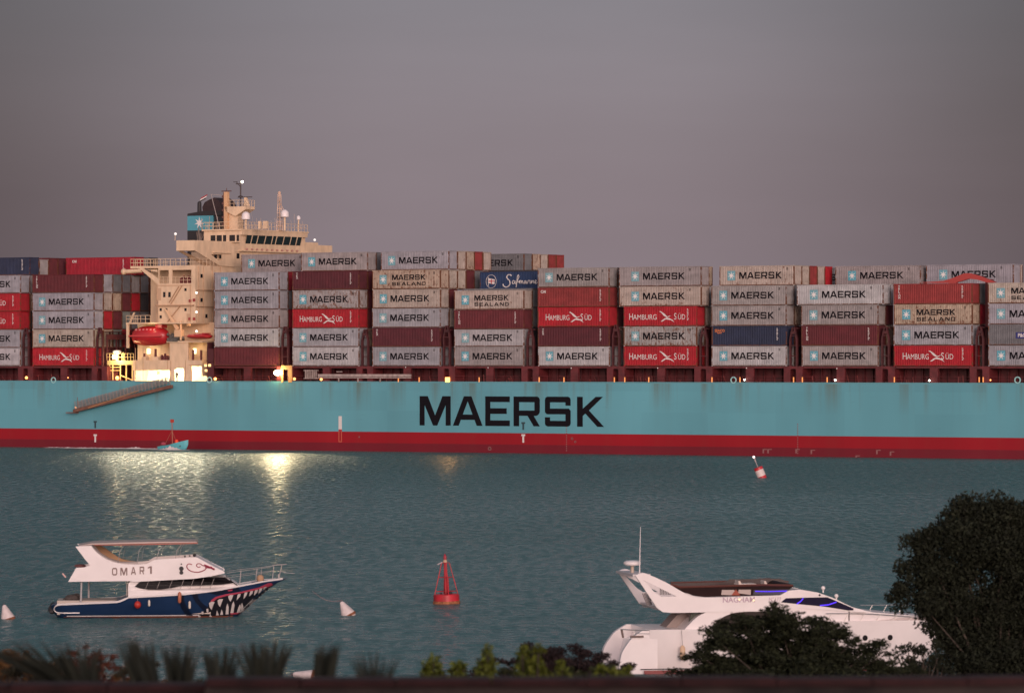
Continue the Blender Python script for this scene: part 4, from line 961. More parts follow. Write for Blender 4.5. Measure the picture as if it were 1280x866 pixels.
# lamp lights, and spots added for glitter on the water
def point(name, loc, e, col, r=.3):
    l = bpy.data.lights.new(name, 'POINT'); l.energy = e; l.color = col; l.shadow_soft_size = r
    o = bpy.data.objects.new(name, l); C.objects.link(o); o.location = loc; return o
def sp_(px, py, v, e, col, r=.3, name='lamp_light'): return point(name, SW(T(px, v), v, Z(px, py, v)), e, col, r)
sp_(346.5, 465.5, -.6, 420, (1, .76, .38), .4)
def spot(px, py, v, e, col, down=9, ang=140, r=.35):
    l = bpy.data.lights.new('flood_glitter_spot', 'SPOT'); l.energy = e; l.color = col; l.shadow_soft_size = r; l.spot_size = R(ang); l.spot_blend = .6
    o = bpy.data.objects.new('flood_glitter_spot', l); C.objects.link(o); o.location = SW(T(px, v), v, Z(px, py, v))
    hz_ = Vector((-o.location.x, -o.location.y, 0)).normalized(); d_ = Vector((hz_.x*math.cos(R(down)), hz_.y*math.cos(R(down)), -math.sin(R(down)))); o.rotation_euler = d_.to_track_quat('-Z', 'Y').to_euler(); return o
spot(347, 465.5, -.9, 20000, (1, .80, .45), 20, 35)
for px in (150, 175, 200, 225, 248): spot(px, 452, -.5, 4600, (1, .90, .62), 20, 35)  # spots added to throw glitter on the water below the lit openings
spot(559.5, 474, -.3, 1200, (1, .5, .15), 20, 34)
for px in (176, 192, 208, 224): sp_(px, 466, 3.0, 520, (1, .9, .55), .25)
sp_(246, 461, 2.6, 380, (1, .88, .5), .2)
sp_(146, 447, .2, 420, (1, .8, .38), .3); sp_(150, 465, -.1, 140, (1, .7, .3), .2)
sp_(188, 437, 3.2, 60, (1, .8, .45), .2); sp_(243, 437, 3.2, 50, (1, .75, .4), .2); sp_(188, 407, -.8, 45, (1, .7, .4), .2); sp_(236, 410, .2, 60, (1, .65, .35), .3)
sp_(146, 471, -.2, 60, (1, .4, .15), .2); sp_(269, 473, -.2, 50, (1, .4, .15), .2)

# ---- lifeboats (hung from the davits: things of their own)
def lifeboat(pxa, pxb, pyt, pyb, v, lab, full=True):
    L = T(pxb, v)-T(pxa, v); zb_, zt_ = Z(pxa, pyb, v), Z(pxa, pyt, v); H = zt_-zb_; W = 1.5 if full else 1.0
    e = empty('lifeboat' if full else 'rescue_boat', SW(T(pxa, v), v, zb_), -TH, lab, 'lifeboat')
    mb = MB(); n = 14; ring = 16; rows = []
    for i in range(n+1):
        s = i/n; k = (1-abs(2*s-1)**2.6)**.5 if 0 < s < 1 else .05; k = max(k, .12)
        rows.append([(L*s, W*k*math.cos(2*math.pi*j/ring)*(1 if full else 1), H/2+H/2*(.92*k if math.sin(2*math.pi*j/ring) > 0 else k**.6)*math.sin(2*math.pi*j/ring)) for j in range(ring)])
    vs = [p for r__ in rows for p in r__]; fs = [(i*ring+j, i*ring+(j+1) % ring, (i+1)*ring+(j+1) % ring, (i+1)*ring+j) for i in range(n) for j in range(ring)]
    fs += [tuple(range(ring)), tuple(n*ring+j for j in range(ring))]
    mb.addm(vs, fs); mb.build('shell', M_LIFE, e, smooth=True)
    if full:
        mb = MB(); mb.box(L*.70, L*.88, -.7, .7, H*.86, H*1.03); mb.build('steering_dome', M_LIFE, e)
        mb = MB()
        for k in range(6): mb.box(L*(.2+.1*k), L*(.2+.1*k)+.3, -W*.80, -W*.70, H*.74, H*.82)
        mb.build('side_window', mat('pink_reflective', (.6, .2, .2), .4), e)
        mb = MB(); mb.box(L*.05, L*.95, -W-.04, -W+.25, H*.45, H*.52); mb.build('rubbing_strake', mat('strake_red', (.5, .05, .05), .5), e)
    else:
        mb = MB()
        for k in range(4): mb.box(L*(.2+.16*k), L*(.2+.16*k)+.3, -W-.02, -W+.3, H*.52, H*.66)
        mb.build('grab_line', mat('pink_reflective', (.6, .2, .2), .4), e)
lifeboat(165.5, 211, 406.5, 432.5, 1.2, 'closed red lifeboat hanging on the side of the cream bridge tower')
lifeboat(235.5, 264, 416.5, 424, .6, 'small dark red rescue boat beside the tower, right of the davit crane')

# ---- person standing in the lit doorway
def skin_person(name, joints, edges, radii, m, loc, rz, lab):
    me = bpy.data.meshes.new('body'); me.from_pydata(joints, edges, []); me.materials.append(m)
    o = bpy.data.objects.new(name, me); C.objects.link(o); o.location = loc; o.rotation_euler = (0, 0, rz)
    md = o.modifiers.new('Skin', 'SKIN')
    for i, r__ in enumerate(radii): me.skin_vertices[0].data[i].radius = (r__, r__*.85)
    me.skin_vertices[0].data[0].use_root = True
    s_ = o.modifiers.new('Sub', 'SUBSURF'); s_.levels = 1; s_.render_levels = 2
    return tag(o, lab, 'person')
jt = [(0, 0, .92), (0, 0, 1.12), (0, 0, 1.38), (0, 0, 1.47), (0, -.01, 1.56), (0, -.01, 1.70), (-.10, 0, .88), (-.12, 0, .48), (-.14, .02, .06), (-.14, -.14, .03),
      (.10, 0, .88), (.13, -.03, .48), (.15, .02, .06), (.16, -.13, .03), (-.19, 0, 1.36), (-.25, -.02, 1.10), (-.20, -.18, .98), (-.17, -.24, .97), (.19, 0, 1.36), (.27, 0, 1.10), (.24, -.10, .90), (.24, -.14, .83)]
ed = [(0, 1), (1, 2), (2, 3), (3, 4), (4, 5), (0, 6), (6, 7), (7, 8), (8, 9), (0, 10), (10, 11), (11, 12), (12, 13), (2, 14), (14, 15), (15, 16), (16, 17), (2, 18), (18, 19), (19, 20), (20, 21)]
rd = [.15, .14, .16, .06, .085, .08, .095, .065, .05, .04, .095, .065, .05, .04, .07, .05, .035, .04, .07, .05, .035, .04]
vp = .7
skin_person('person', jt, ed, rd, mat('dark_overalls', (.03, .025, .025), .8), SW(T(221, vp), vp, ZD+.03), -TH, 'person in dark overalls standing in the bright doorway above the gangway')

# ------------------------------------------------------------------ craft on the water
def hull_loft(mb, xs, z0, zs, B, p=.35, nz=8, zmin=-.5, tumble=0):
    """z0(x): stem/keel line, zs(x): sheer; half breadth B(x)*((z-z0)/(zs-z0))**p"""
    def wv(x, z):
        a, b = z0(x), zs(x); k = max(0, min(1, (z-a)/max(1e-3, b-a))); return max(.006, B(x)*(k**p))
    rows = []
    for x in xs:
        a, b = z0(x), zs(x); row = []
        for j in range(nz+1): z = a+(b-a)*(j/nz)**1.6; row.append((x, -wv(x, z), z))
        for j in range(nz, -1, -1): z = a+(b-a)*(j/nz)**1.6; row.append((x, wv(x, z), z))
        rows.append(row)
    k = len(rows[0]); o = []
    vs = [q for r__ in rows for q in r__]; fs = [(i*k+j, (i+1)*k+j, (i+1)*k+(j+1) % k, i*k+(j+1) % k) for i in range(len(rows)-1) for j in range(k)]
    fs += [tuple(range(k)), tuple((len(rows)-1)*k+j for j in range(k))]
    mb.addm(vs, fs); return wv
def interp(pts):
    def f(x):
        if x <= pts[0][0]: return pts[0][1]
        for (a, za), (b, zb) in zip(pts, pts[1:]):
            if x <= b: return za+(zb-za)*(x-a)/(b-a)
        return pts[-1][1]
    return f
def smooth_poly(pts, n=5, closed=False):
    """Catmull-Rom through open list of points"""
    out_ = []
    for i in range(len(pts)-1):
        p0 = pts[max(0, i-1)]; p1 = pts[i]; p2 = pts[i+1]; p3 = pts[min(len(pts)-1, i+2)]
        for k in range(n):
            t = k/n; out_.append(tuple(.5*((2*p1[a])+(-p0[a]+p2[a])*t+(2*p0[a]-5*p1[a]+4*p2[a]-p3[a])*t*t+(-p0[a]+3*p1[a]-3*p2[a]+p3[a])*t**3) for a in (0, 1)))
    out_.append(pts[-1]); return out_

# ---- blue and white excursion boat (left)
def shark_boat():
    d = CAMH*FPX/(770.5+ROLL*(200-640)-YH); S = FPX/d; x0 = 65; rz = R(4)
    e = empty('excursion_boat', (U(x0)*d, d, 0), rz, 'blue and white flybridge boat with a painted toothy mouth on its bow', 'boat')
    X = lambda px: (px-x0)/S/math.cos(rz); Zp = lambda py: (770-py)/S
    pt = lambda L_: [(X(a), Zp(b)) for a, b in L_]
    zs = interp(pt([(65, 753.5), (72, 752), (85, 751), (148, 748.5), (153, 746.5), (160, 743.5), (200, 741.5), (230, 740), (270, 735.5), (300, 730.5), (330, 725.5), (358, 722.8)]))
    z0 = interp([(X(65), Zp(762)), (X(70), Zp(768)), (X(80), -.35), (X(285), -.5), (X(297), Zp(769)), (X(312), Zp(753)), (X(330), Zp(737)), (X(345), Zp(729)), (X(358), Zp(723.3))])
    Bf = interp([(X(65), 1.55), (X(80), 1.85), (X(200), 1.95), (X(260), 1.75), (X(300), 1.2), (X(330), .7), (X(358), .06)])
    xs = [X(a) for a in [65, 66, 68, 70, 75, 80]+list(range(90, 285, 12))+list(range(285, 359, 3))+[358]]
    mb = MB(); wv = hull_loft(mb, sorted(set(xs)), z0, zs, Bf, .33, 10); hull = mb.build('hull', M_NAVY, e, smooth=True)
    off = lambda k: (lambda x, z: -wv(x, z)-k)
    def decal(name, polys, m, k=.012, par=hull, sub=True):
        mb = MB()
        for poly in polys:
            P2 = pt(poly)
            tri = [[P2[i] for i in q] for q in tessellate_polygon([[Vector((a, b, 0)) for a, b in P2]])]
            while tri:
                q = tri.pop(); ls = [math.hypot(q[i][0]-q[(i+1) % 3][0], q[i][1]-q[(i+1) % 3][1]) for i in range(3)]; j = ls.index(max(ls))
                if ls[j] > .14:
                    a, b, c_ = q[j], q[(j+1) % 3], q[(j+2) % 3]; m2 = ((a[0]+b[0])/2, (a[1]+b[1])/2); tri += [[a, m2, c_], [m2, b, c_]]
                else: mb.addm([(a, off(k)(a, b), b) for a, b in q], [(0, 1, 2)])
        return mb.build(name, m, par)
    def strip(name, top, bot, m, k, n=60, x_a=None, x_b=None, par=hull):
        """band between two height functions, both sides of the hull"""
        mb = MB()
        for s_ in (1, -1):
            vs = []
            for i in range(n+1):
                x = x_a+(x_b-x_a)*i/n
                for z in (bot(x), top(x)): vs.append((x, s_*(-wv(x, z)-k), z))
            mb.addm(vs, [(2*i, 2*i+2, 2*i+3, 2*i+1) for i in range(n)])
        return mb.build(name, m, par)
    strip('rub_rail', lambda x: zs(x)+.03, lambda x: zs(x)-.055-.03*(x < X(160)), M_WHITE, .03, x_a=X(72), x_b=X(352))
    strip('boot_stripe', lambda x: Zp(766.6), lambda x: Zp(767.8), M_WHITE, .014, x_a=X(84), x_b=X(292))
    strip('antifouling', lambda x: Zp(768.0), lambda x: -.2, mat('brown_antifoul', (.22, .07, .04), .5), .013, x_a=X(80), x_b=X(290))
    # white curl at the stern
    mb = MB(); cc = smooth_poly(pt([(100, 763), (80, 763), (72, 762.5), (68.7, 760), (69, 756.5), (72, 753.6), (80, 752)]), 4)
    mb.path([(a, off(.02)(a, b), b) for a, b in cc], .04, 5); mb.build('stern_curl', M_WHITE, hull)
    # painted mouth: dark gape, pink lip, teeth, shade swirls
    black = mat('mouth_black', (.012, .010, .016), .3)
    decal('mouth_gape', [[(246, 768.2), (258, 758), (262, 748), (275, 742.5), (300, 739), (320, 735), (336, 729.5), (345, 729.2), (336, 735.3), (320, 749), (308, 760), (299, 767.8), (280, 768.6)]], black, .022, sub=False)
    decal('shade_swirl', [[(238, 739.4), (243, 750), (252, 760), (262, 765), (262, 760), (252, 752), (247, 746), (246, 738.6)], [(222, 741), (225, 757), (232, 767.5), (240, 767.8), (233, 758), (229, 748), (229, 740.4)], [(257, 737.3), (270, 742), (300, 737.5), (296, 732.2)]], mat('navy_dark', (.005, .008, .025), .3), .018, sub=False)
    decal('lip', [[(261, 753), (262.5, 748), (268, 744), (280, 741), (300, 738.2), (322, 733.5), (333, 728.6), (338, 728.3), (340, 731.5), (334, 733.5), (322, 736), (300, 740.2), (281, 743.2), (270, 746), (264, 751)],
                  [(286, 765.3), (299, 764.3), (298, 766.8), (287, 766.8)], [(283, 736), (289, 734.8), (289, 736.8), (284, 737.4)]], mat('lip_pink', (.42, .05, .09), .4), .030, sub=False)
    teeth = []
    for cx, top, bot, w_ in ((263.5, 750, 760.5, 3.6), (274, 746.8, 757, 3.4), (287, 742, 750.5, 3.2)): teeth.append([(cx-w_, top+1.5), (cx-w_*.2, top), (cx+w_, top+.2), (cx+w_*.5, top+4.5), (cx-w_*.1, bot), (cx-w_*.8, bot-3.5)])
    for cx, top, bot in ((297.5, 741.3, 749), (306, 739.4, 748), (313, 738, 744.5), (319, 736.8, 744), (324.5, 735, 742.5), (330, 733.5, 740)):
        teeth.append([(cx-1.6, top), (cx+1.8, top-.5), (cx+1, top+3), (cx-3.2, bot), (cx-2.6, top+3)])
    for cx, top, bot in ((258, 759, 763.8), (252, 762.5, 766.3)): teeth.append([(cx-1.3, top), (cx+1, top-.3), (cx+1.4, bot-1), (cx, bot), (cx-1.3, bot-1.5)])
    for cx, top, bot, le in ((248, 765.4, 767.6, 0), (270.5, 761, 767.5, 0), (283, 752.5, 766.5, 1.5), (276, 760, 767, 1), (290, 750, 765, 3.5), (262, 765, 768, 0), (298, 754, 765, 4), (301.5, 752, 764, 0)):
        teeth.append([(cx-1.8-le*.5, bot), (cx-1.5, top+4), (cx-.6+le*.3, top), (cx+1.0+le*.2, top+4.5), (cx+1.8-le*.4, bot)])
    teeth.append([(297.5, 764.8), (305, 757), (315, 747.5), (314, 751), (306, 760), (299.5, 765.6)])
    decal('teeth', teeth, mat('tooth_white', (.58, .52, .50), .4), .034, sub=False)
    # cabin
    yc = 1.55
    YF = lambda k: (lambda p: -min(yc, Bf(p[0])*.86)-k)
    YG = lambda k: (lambda p: min(yc, Bf(p[0])*.86)+k)
    def dens(poly, step=.35):
        o_ = []
        for (a, b), (c_, d_) in zip(poly, poly[1:]+poly[:1]):
            n_ = max(1, int(math.hypot(c_-a, d_-b)/step)); o_ += [(a+(c_-a)*i/n_, b+(d_-b)*i/n_) for i in range(n_)]
        return o_
    cab = MB().prism(dens(pt([(160, 744), (160, 727.5), (163, 723.5), (200, 722.5), (262, 720), (280, 719.4), (297, 730.2), (297, 731.5), (230, 740.5)])), YF(0), YG(0)).build('cabin', M_WHITE, e)
    MB().box(X(72), X(262), -1.3, 1.3, 0.2, zs(X(150))-.02).build('deck', mat('deck_cream', (.5, .42, .36), .6), e)
    MB().prism(pt([(230, 739.6), (297, 730.8), (345, 723.4), (350, 723.2), (345, 725.5), (300, 732.8), (230, 742)]), lambda p: -Bf(p[0])*.9, lambda p: Bf(p[0])*.9).build('foredeck', M_WHITE, e)
    g = MB(); P2 = pt(smooth_poly([(168.3, 730.8), (173, 726), (180, 722.9), (195, 721.6), (215, 721.2)], 3)[:-1]+[(215, 721.2), (250, 719.8), (280, 719.6), (290.5, 727.2), (278, 728.8), (248, 729.8), (225, 730.2), (214, 732.6), (200, 734.4), (185, 734.4), (175, 733)])
    P2 = dens(P2)
    g.prism(P2, YF(.035), YF(.02)); g.prism(P2, YG(.02), YG(.035))
    gl = g.build('cabin_window', M_GLASS, cab)
    m_ = MB()
    for px in (185, 199, 214, 228, 240, 252, 265): m_.bar((X(px-3.5), YF(.05)((X(px), 0)), Zp(733.5)), (X(px+1.5), YF(.05)((X(px), 0)), Zp(721)), .015, 4)
    m_.build('window_mullion', M_GREYM, cab)
    m_ = MB().prism(pt([(281, 719.6), (296, 730), (294.5, 730.3), (280, 720)]), -1.2, 1.2); m_.build('windscreen', M_GLASS, cab)
    # flybridge shell: two side panels, floor, nose
    outer = pt(smooth_poly([(114.5, 679.4), (121, 687.5), (131, 695), (143, 700.2), (160, 702.8), (176, 702.9), (184, 702)], 4)+[(190, 698.2), (193, 697), (243, 694.2), (246, 695), (262, 704), (279, 712.4), (279.6, 714.5), (262, 718.2), (240, 721.2), (168, 724.6), (161, 723.4), (86, 724.2), (96, 706.8), (106, 706.3), (113.2, 703.8), (107, 696.5), (95, 680.4)])
    fb = MB()
    for s_ in (-1, 1): fb.prism(outer, s_*1.75, s_*1.62)
    fb.prism(pt([(86, 724.1), (90, 717), (240, 715), (276, 713), (278, 715), (240, 721), (166, 724)]), -1.619, 1.619)
    fb.prism(pt([(243, 694.4), (246, 695.2), (262, 704.2), (278, 712.6), (277, 713.5), (262, 706), (243, 696.5)]), -1.619, 1.619)
    fb = fb.build('flybridge', M_WHITE, e)
    nm = MB()
    for ch_, px, wd in (('O', 140.2, 6.4), ('M', 150.5, 8.6), ('A', 163.5, 6.2), ('R', 174.3, 5.6), ('1', 184.4, 5.0)):
        block_text(nm, ch_, X(px), Zp(716.4 if ch_ in 'OM' else 715.6 if ch_ == 'A' else 715.0 if ch_ == 'R' else 714.6), .42, -1.775, -1.752, width=wd/S)
    nm.build('name_lettering', mat('name_brown', (.20, .13, .12), .5), fb)
    m_ = MB()
    for cx, py, r__ in ((225.8, 708.5, .13), (225.8, 702.8, .04), (225.8, 713.4, .11)): m_.lathe([(r__, -.01), (r__, .01)], (X(cx), -1.762, Zp(py)), 14, M=Matrix.Rotation(R(90), 3, 'X'))
    m_.build('vent', M_BLACK, fb)
    m_ = MB()
    for pts_, r__ in (([(239, 703.5), (235, 702.5), (232.5, 705), (234, 709), (239, 712), (247, 712.8), (254, 710.5), (257, 707.5)], .028), ([(249.5, 706), (247, 706.8), (244.5, 705), (245.5, 702.6), (249, 702.4), (252, 704.5), (258, 706), (264, 706.5)], .025), ([(254, 704), (259, 706), (267, 709.5)], .05), ([(255, 707), (262, 708), (266, 710)], .03)):
        m_.path([(a, -1.765, b) for a, b in smooth_poly(pt(pts_), 4)], r__, 5)
    m_.build('swirl_emblem', mat('emblem_red', (.30, .03, .06), .4), fb)
    # tan inner face of the far arch, roof, poles
    inn = pt(smooth_poly([(118, 680), (128, 684), (138, 691), (150, 698.5), (162, 701.5), (172, 702)], 4)+[(150, 702.2), (135, 697.5), (124, 690.5), (117, 682)])
    MB().prism(inn, 1.0, 1.3).build('arch_lining', mat('tan_vinyl', (.42, .24, .12), .6), fb)
    rf = MB().prism(pt([(98, 679.8), (115, 676.8), (150, 676.0), (200, 675.0), (243, 675.2), (246, 675.9), (245, 676.4), (200, 677.0), (117, 678.4)]), -1.6, 1.6).build('roof', mat('roof_tan', (.48, .38, .34), .6), e)
    MB().prism(pt([(118, 678.8), (200, 677.4), (245.5, 676.6), (246.3, 677.8), (200, 678.8), (118, 679.6)]), -1.62, 1.58).build('roof_edge', mat('edge_orange', (.32, .07, .04), .5), rf)
    m_ = MB()
    for a, b in ((152, 147), (175, 171), (200, 195), (222, 218)):
        m_.path([(X(a+4), -1.2, Zp(679)), (X((a+b)/2+.5), -1.2, Zp(686)), (X(b), -1.2, Zp(698 if b > 190 else 702.5))], .018, 5)
        m_.path([(X(a+8), 1.2, Zp(679)), (X((a+b)/2+5), 1.2, Zp(686)), (X(b+5), 1.2, Zp(696 if b > 190 else 700))], .014, 5)
    m_.build('roof_pole', mat('pole_dull', (.30, .27, .26), .4), e)
    m_ = MB(); m_.bar((X(102.3), -1.45, Zp(724)), (X(101.5), -1.45, Zp(750)), .055, 6); m_.build('aft_post', mat('post_grey', (.4, .38, .38), .4), e); m_ = MB(); m_.bar((X(109.5), 1.2, Zp(724)), (X(109.5), 1.2, Zp(748)), .06, 6); m_.build('aft_post', mat('post_grey', (.4, .38, .38), .4), e)
    m_ = MB(); m_.path([(X(158), .6, Zp(745)), (X(158), .6, Zp(728)), (X(161), .6, Zp(725))], .07); m_.build('ladder', M_STEEL, e)
    # outboard gear at stern, bags, aerial
    m_ = MB(); m_.ball((X(90), -.5, Zp(746.5)), .33, 12, sx=1.3, sz=.75); m_.ball((X(95), .2, Zp(747)), .28, 12); m_.ball((X(84), -.3, Zp(749)), .2, 10, sx=1.4); m_.build('deck_bundle', mat('bundle_dark', (.07, .055, .05), .8, noise=.4, nscale=5), e, smooth=True)
    m_ = MB(); m_.ball((X(65.5), -.9, Zp(759.5)), .22, 10, sz=1.2); m_.box(X(62.5), X(67), -1.1, -.7, Zp(763), Zp(761)); m_.ball((X(66), .3, Zp(758)), .2, 10, sz=1.4); m_.build('outboard_engine', M_BLACK, e)
    m_ = MB(); m_.bar((X(82.8), -1.2, Zp(719.3)), (X(78.6), -1.2, Zp(714.2)), .045, 6); m_.build('rod_holder', mat('rod_pink', (.7, .45, .42), .5), e)
    m_ = MB(); m_.ball((X(100), -.4, Zp(706)), .28, 10, sx=1.2, sz=.4); m_.build('folded_cover', mat('cover_maroon', (.14, .05, .05), .8), e)
    m_ = MB(); m_.ball((X(242), -.5, Zp(693.2)), .1, 8); m_.ball((X(230), -.5, Zp(694.5)), .06, 8); m_.ball((X(236), -.5, Zp(694)), .05, 8); m_.build('flybridge_gear', M_BLACK, e)
    # bow rail and anchor bag
    m_ = MB()
    for s_ in (-1, 1):
        line = [(282, 715), (300, 712.8), (320, 710.5), (341, 707.5)]
        m_.path([(X(a), s_*Bf(X(a))*.8, Zp(b)) for a, b in line], .015, 4)
        m_.path([(X(a), s_*Bf(X(a))*.8, Zp(b+6)) for a, b in line], .014, 4)
        for a, b in line[1:]: m_.bar((X(a-2), s_*Bf(X(a))*.8, zs(X(a-2))), (X(a), s_*Bf(X(a))*.8, Zp(b)), .018, 4)
    m_.path([(X(339), 0, Zp(706.8)), (X(357), 0, Zp(705.3))], .03, 5); m_.bar((X(347), 0, Zp(724)), (X(351), 0, Zp(706)), .03, 5); m_.bar((X(346), 0, Zp(714.5)), (X(356), 0, Zp(715.2)), .02, 4); m_.bar((X(353), 0, Zp(716)), (X(367), 0, Zp(717)), .02, 4)
    m_.box(X(346), X(348), -.1, .1, Zp(724), Zp(717.5))
    m_.build('bow_railing', mat('rail_dull', (.30, .27, .26), .4), e)
    m_ = MB(); m_.lathe([(.16, 0), (.2, .1), (.18, .28), (.08, .36)], (X(324), -.2, zs(X(324))), 10); m_.build('anchor_bag', mat('bag_tan', (.50, .30, .18), .8), e, smooth=True)
    m_ = MB(); m_.bar((X(325), -.2, zs(X(325))+.3), (X(325.5), -.2, Zp(711)), .03, 5); m_.build('bow_lamp', M_STEEL, e)
    # fenders on the side
    fenders = []
    for px, py0, py1, r__, m2, kind, lab in ((171.8, 747.5, 758, .19, mat('fender_red', (.45, .03, .02), .4), 'b', 'round red fender hanging on the blue boat side, leftmost of its four fenders'),
                                     (186, 747, 755, .065, mat('fender_white', (.62, .55, .48), .5), 'c', 'thin white fender on the blue boat side, next to the red ball'),
                                     (223.7, 737, 751, .10, mat('fender_orange', (.42, .13, .07), .5), 'c', 'faded orange fender hanging below the dark cabin windows'),
                                     (236, 749, 758.5, .07, mat('fender_white', (.62, .55, .48), .5), 'c', 'thin white fender near the painted mouth, low on the hull')):
        x = X(px); za, zb_ = Zp(py1), Zp(py0); y = -wv(x, (za+zb_)/2)-r__-.03
        f_ = empty('fender', e.matrix_basis @ Vector((x, y, za)), rz, lab, 'fender', 'fenders on the blue boat')
        m_ = MB()
        if kind == 'b': m_.ball((0, 0, (zb_-za)/2), r__, 14, sz=1.1)
        else:
            h = (zb_-za); m_.lathe([(r__*.4, 0), (r__, .12*h), (r__, .85*h), (r__*.4, h)], (0, 0, 0), 12)
        m_.build('float', m2, f_, smooth=True)
        m_ = MB(); m_.bar((0, 0, zb_-za-.02), (0, .12, zs(x)-za+.03), .012, 4); m_.build('line', M_GREYM, f_)
    return e
shark_boat()

# ---- white motor yacht (right)
def yacht():
    d = CAMH*FPX/(838+ROLL*200-YH); S = FPX/d; x0 = 770; rz = R(11)
    e = empty('motor_yacht', (U(x0)*d, d, 0), rz, 'white motor yacht with radar arch and brown flybridge screen, behind the bushes', 'yacht')
    # the far end recedes: correct scale along the length
    def X(px):
        u = U(px); xa = U(x0)*d; return (u*d-xa)/(math.cos(rz)-u*math.sin(rz))
    def Zx(px, py):
        dd = d+X(px)*math.sin(rz); return CAMH-(py+ROLL*(px-640)-YH)*dd/FPX
    yb = 2.15
    # side plane stands nearer than the centreline: small shift
    def XS(px, y=-yb): u = U(px); return (u*(d+y*math.cos(rz))+y*math.sin(rz)-U(x0)*d)/(math.cos(rz)-u*math.sin(rz))
    def ZS(px, py, y=-yb): dd = d+XS(px, y)*math.sin(rz)+y*math.cos(rz); return CAMH-(py+ROLL*(px-640)-YH)*dd/FPX
    pt = lambda L_, y=-yb: [(XS(a, y), ZS(a, b, y)) for a, b in L_]
    zs = interp(pt([(760, 796), (785, 788), (800, 786.5), (860, 786.5), (900, 786), (1000, 779), (1060, 776), (1150, 776), (1210, 776)]))
    z0 = interp([(XS(758), -.2), (XS(775), -.5), (XS(1130), -.5), (XS(1160), 0), (XS(1190), 1.0), (XS(1222), 2.3)])
    Bf = interp([(XS(758), 1.7), (XS(790), 2.1), (XS(1000), 2.2), (XS(1080), 2.0), (XS(1150), 1.35), (XS(1222), .05)])
    xs = [XS(a) for a in list(range(812, 1222, 14))+[1222]]
    mb = MB(); wv = hull_loft(mb, xs, z0, zs, Bf, .16, 10)
    hull = mb.build('hull', M_WHITE, e, smooth=True)
    # stern: rounded quarters running down to the bathing platform
    mb = MB(); pr = smooth_poly([(XS(774), .25), (XS(777), .9), (XS(784), 1.35), (XS(792), 1.7), (XS(806), zs(XS(806)))], 4)
    poly = pr+[(XS(822), zs(XS(822))), (XS(822), -.4), (XS(774), -.4)]
    for s_ in (-1, 1):
        mb.prism(poly, s_*2.05, s_*1.75)
    mb.prism([(XS(794), -.4), (XS(794), .4), (XS(802), 1.4), (XS(814), 1.55), (XS(820), -.4)], -1.75, 1.75)
    mb.box(XS(770), XS(794), -1.7, 1.7, .2, .36)
    mb.build('stern', M_WHITE, e, smooth=True)
    mb = MB(); mb.prism([(XS(806), -.3), (XS(804), .16), (XS(860), .16), (XS(1120), .12), (XS(1120), -.3)], -2.235, -2.2)
    mb.build('red_boot_top', mat('boot_red', (.20, .025, .025), .4), e)
    MB().box(XS(800), XS(864), -2.19, -2.17, .20, .24).build('boot_line', M_GLASS, e)
    # cockpit, saloon sides
    sal = MB().prism(pt(smooth_poly([(852, 790), (860, 781), (872, 770), (884, 764)], 3)+[(884, 760), (1040, 752), (1060, 757), (1060, 779), (1000, 786), (900, 792)], -1.9), -1.9, 1.9).build('saloon', M_WHITE, e)
    fd = [(1059.9, 757)]+[(px, interp([(1059, 757), (1088, 764.5), (1150, 770), (1212, 773)])(px)) for px in range(1070, 1213, 10)]+[(px, 779) for px in range(1210, 1060, -10)]+[(1059.9, 779)]
    MB().prism(pt(fd, -1.6), lambda p: -min(1.88, Bf(p[0])*.90), lambda p: min(1.88, Bf(p[0])*.90)).build('foredeck', M_WHITE, e)
    mb = MB().prism(pt(smooth_poly([(889, 785.5), (895, 777), (905, 770), (918, 765.5), (935, 764)], 3)+[(960, 764), (985, 768), (985, 785), (940, 786)], -1.92), -1.93, -1.905); mb.build('saloon_window', mat('warm_glass', (.022, .014, .012), .25, spec=.25), sal)
    mb = MB().prism(pt([(826, 787), (843, 768), (850, 764.5), (864, 764.5), (864, 787)], 0), -.4, .9); mb.build('cockpit_bulkhead', mat('bulkhead_grey', (.30, .24, .22), .6), e)
    MB().prism(pt([(864, 764), (874, 764), (866, 772), (860, 777)], -1.4), -1.45, -1.4).build('cockpit_door', mat('door_dark', (.03, .04, .025), .5), e)
    # flybridge moulding with its arch
    out_p = smooth_poly([(794, 719), (803, 715.6), (816, 720), (835, 729), (852, 739), (866, 744.6), (880, 746.2), (900, 746)], 4)+[(975, 743.6), (986, 737.6), (1000, 736.4), (1022, 740.2), (1040, 746.5), (1062, 757), (1080, 765), (1000, 760), (960, 763.2), (900, 764.6), (840, 765.6), (828, 764.5), (821, 759.5)]
    fly = MB()
    for s_ in (-1, 1): fly.prism(pt(out_p, -1.95), s_*1.95, s_*1.78, holes=[pt([(803.5, 724.5), (845, 744.8), (826, 745.2), (818, 740)], -1.95)])
    fly = fly.build('flybridge', M_WHITE, e)
    mb = MB().prism(pt([(822, 758), (900, 755.5), (980, 752), (1000, 751), (1000, 759), (960, 763.1), (900, 764.5), (842, 765.5), (829, 764), (822, 760)], -1.95), -1.779, 1.779); mb.build('flybridge_floor', mat('floor_white', (.55, .50, .49), .5), fly)
    mb = MB().prism(pt([(985, 738), (1000, 736.8), (1022, 740.6), (1040, 747), (1062, 757.4), (1084, 766), (1078, 766), (1040, 752), (1000, 744), (985, 744)], -1.95), -1.779, 1.779); mb.build('coachroof', mat('roof_greige', (.50, .42, .38), .4), fly)
    mb = MB().box(XS(780, 0), XS(802, 0), -1.777, 1.777, ZS(790, 717.5, 0)-.02, ZS(790, 715, 0)); mb.build('arch_top', mat('arch_grey', (.55, .50, .50), .4), fly)
    mb = MB()
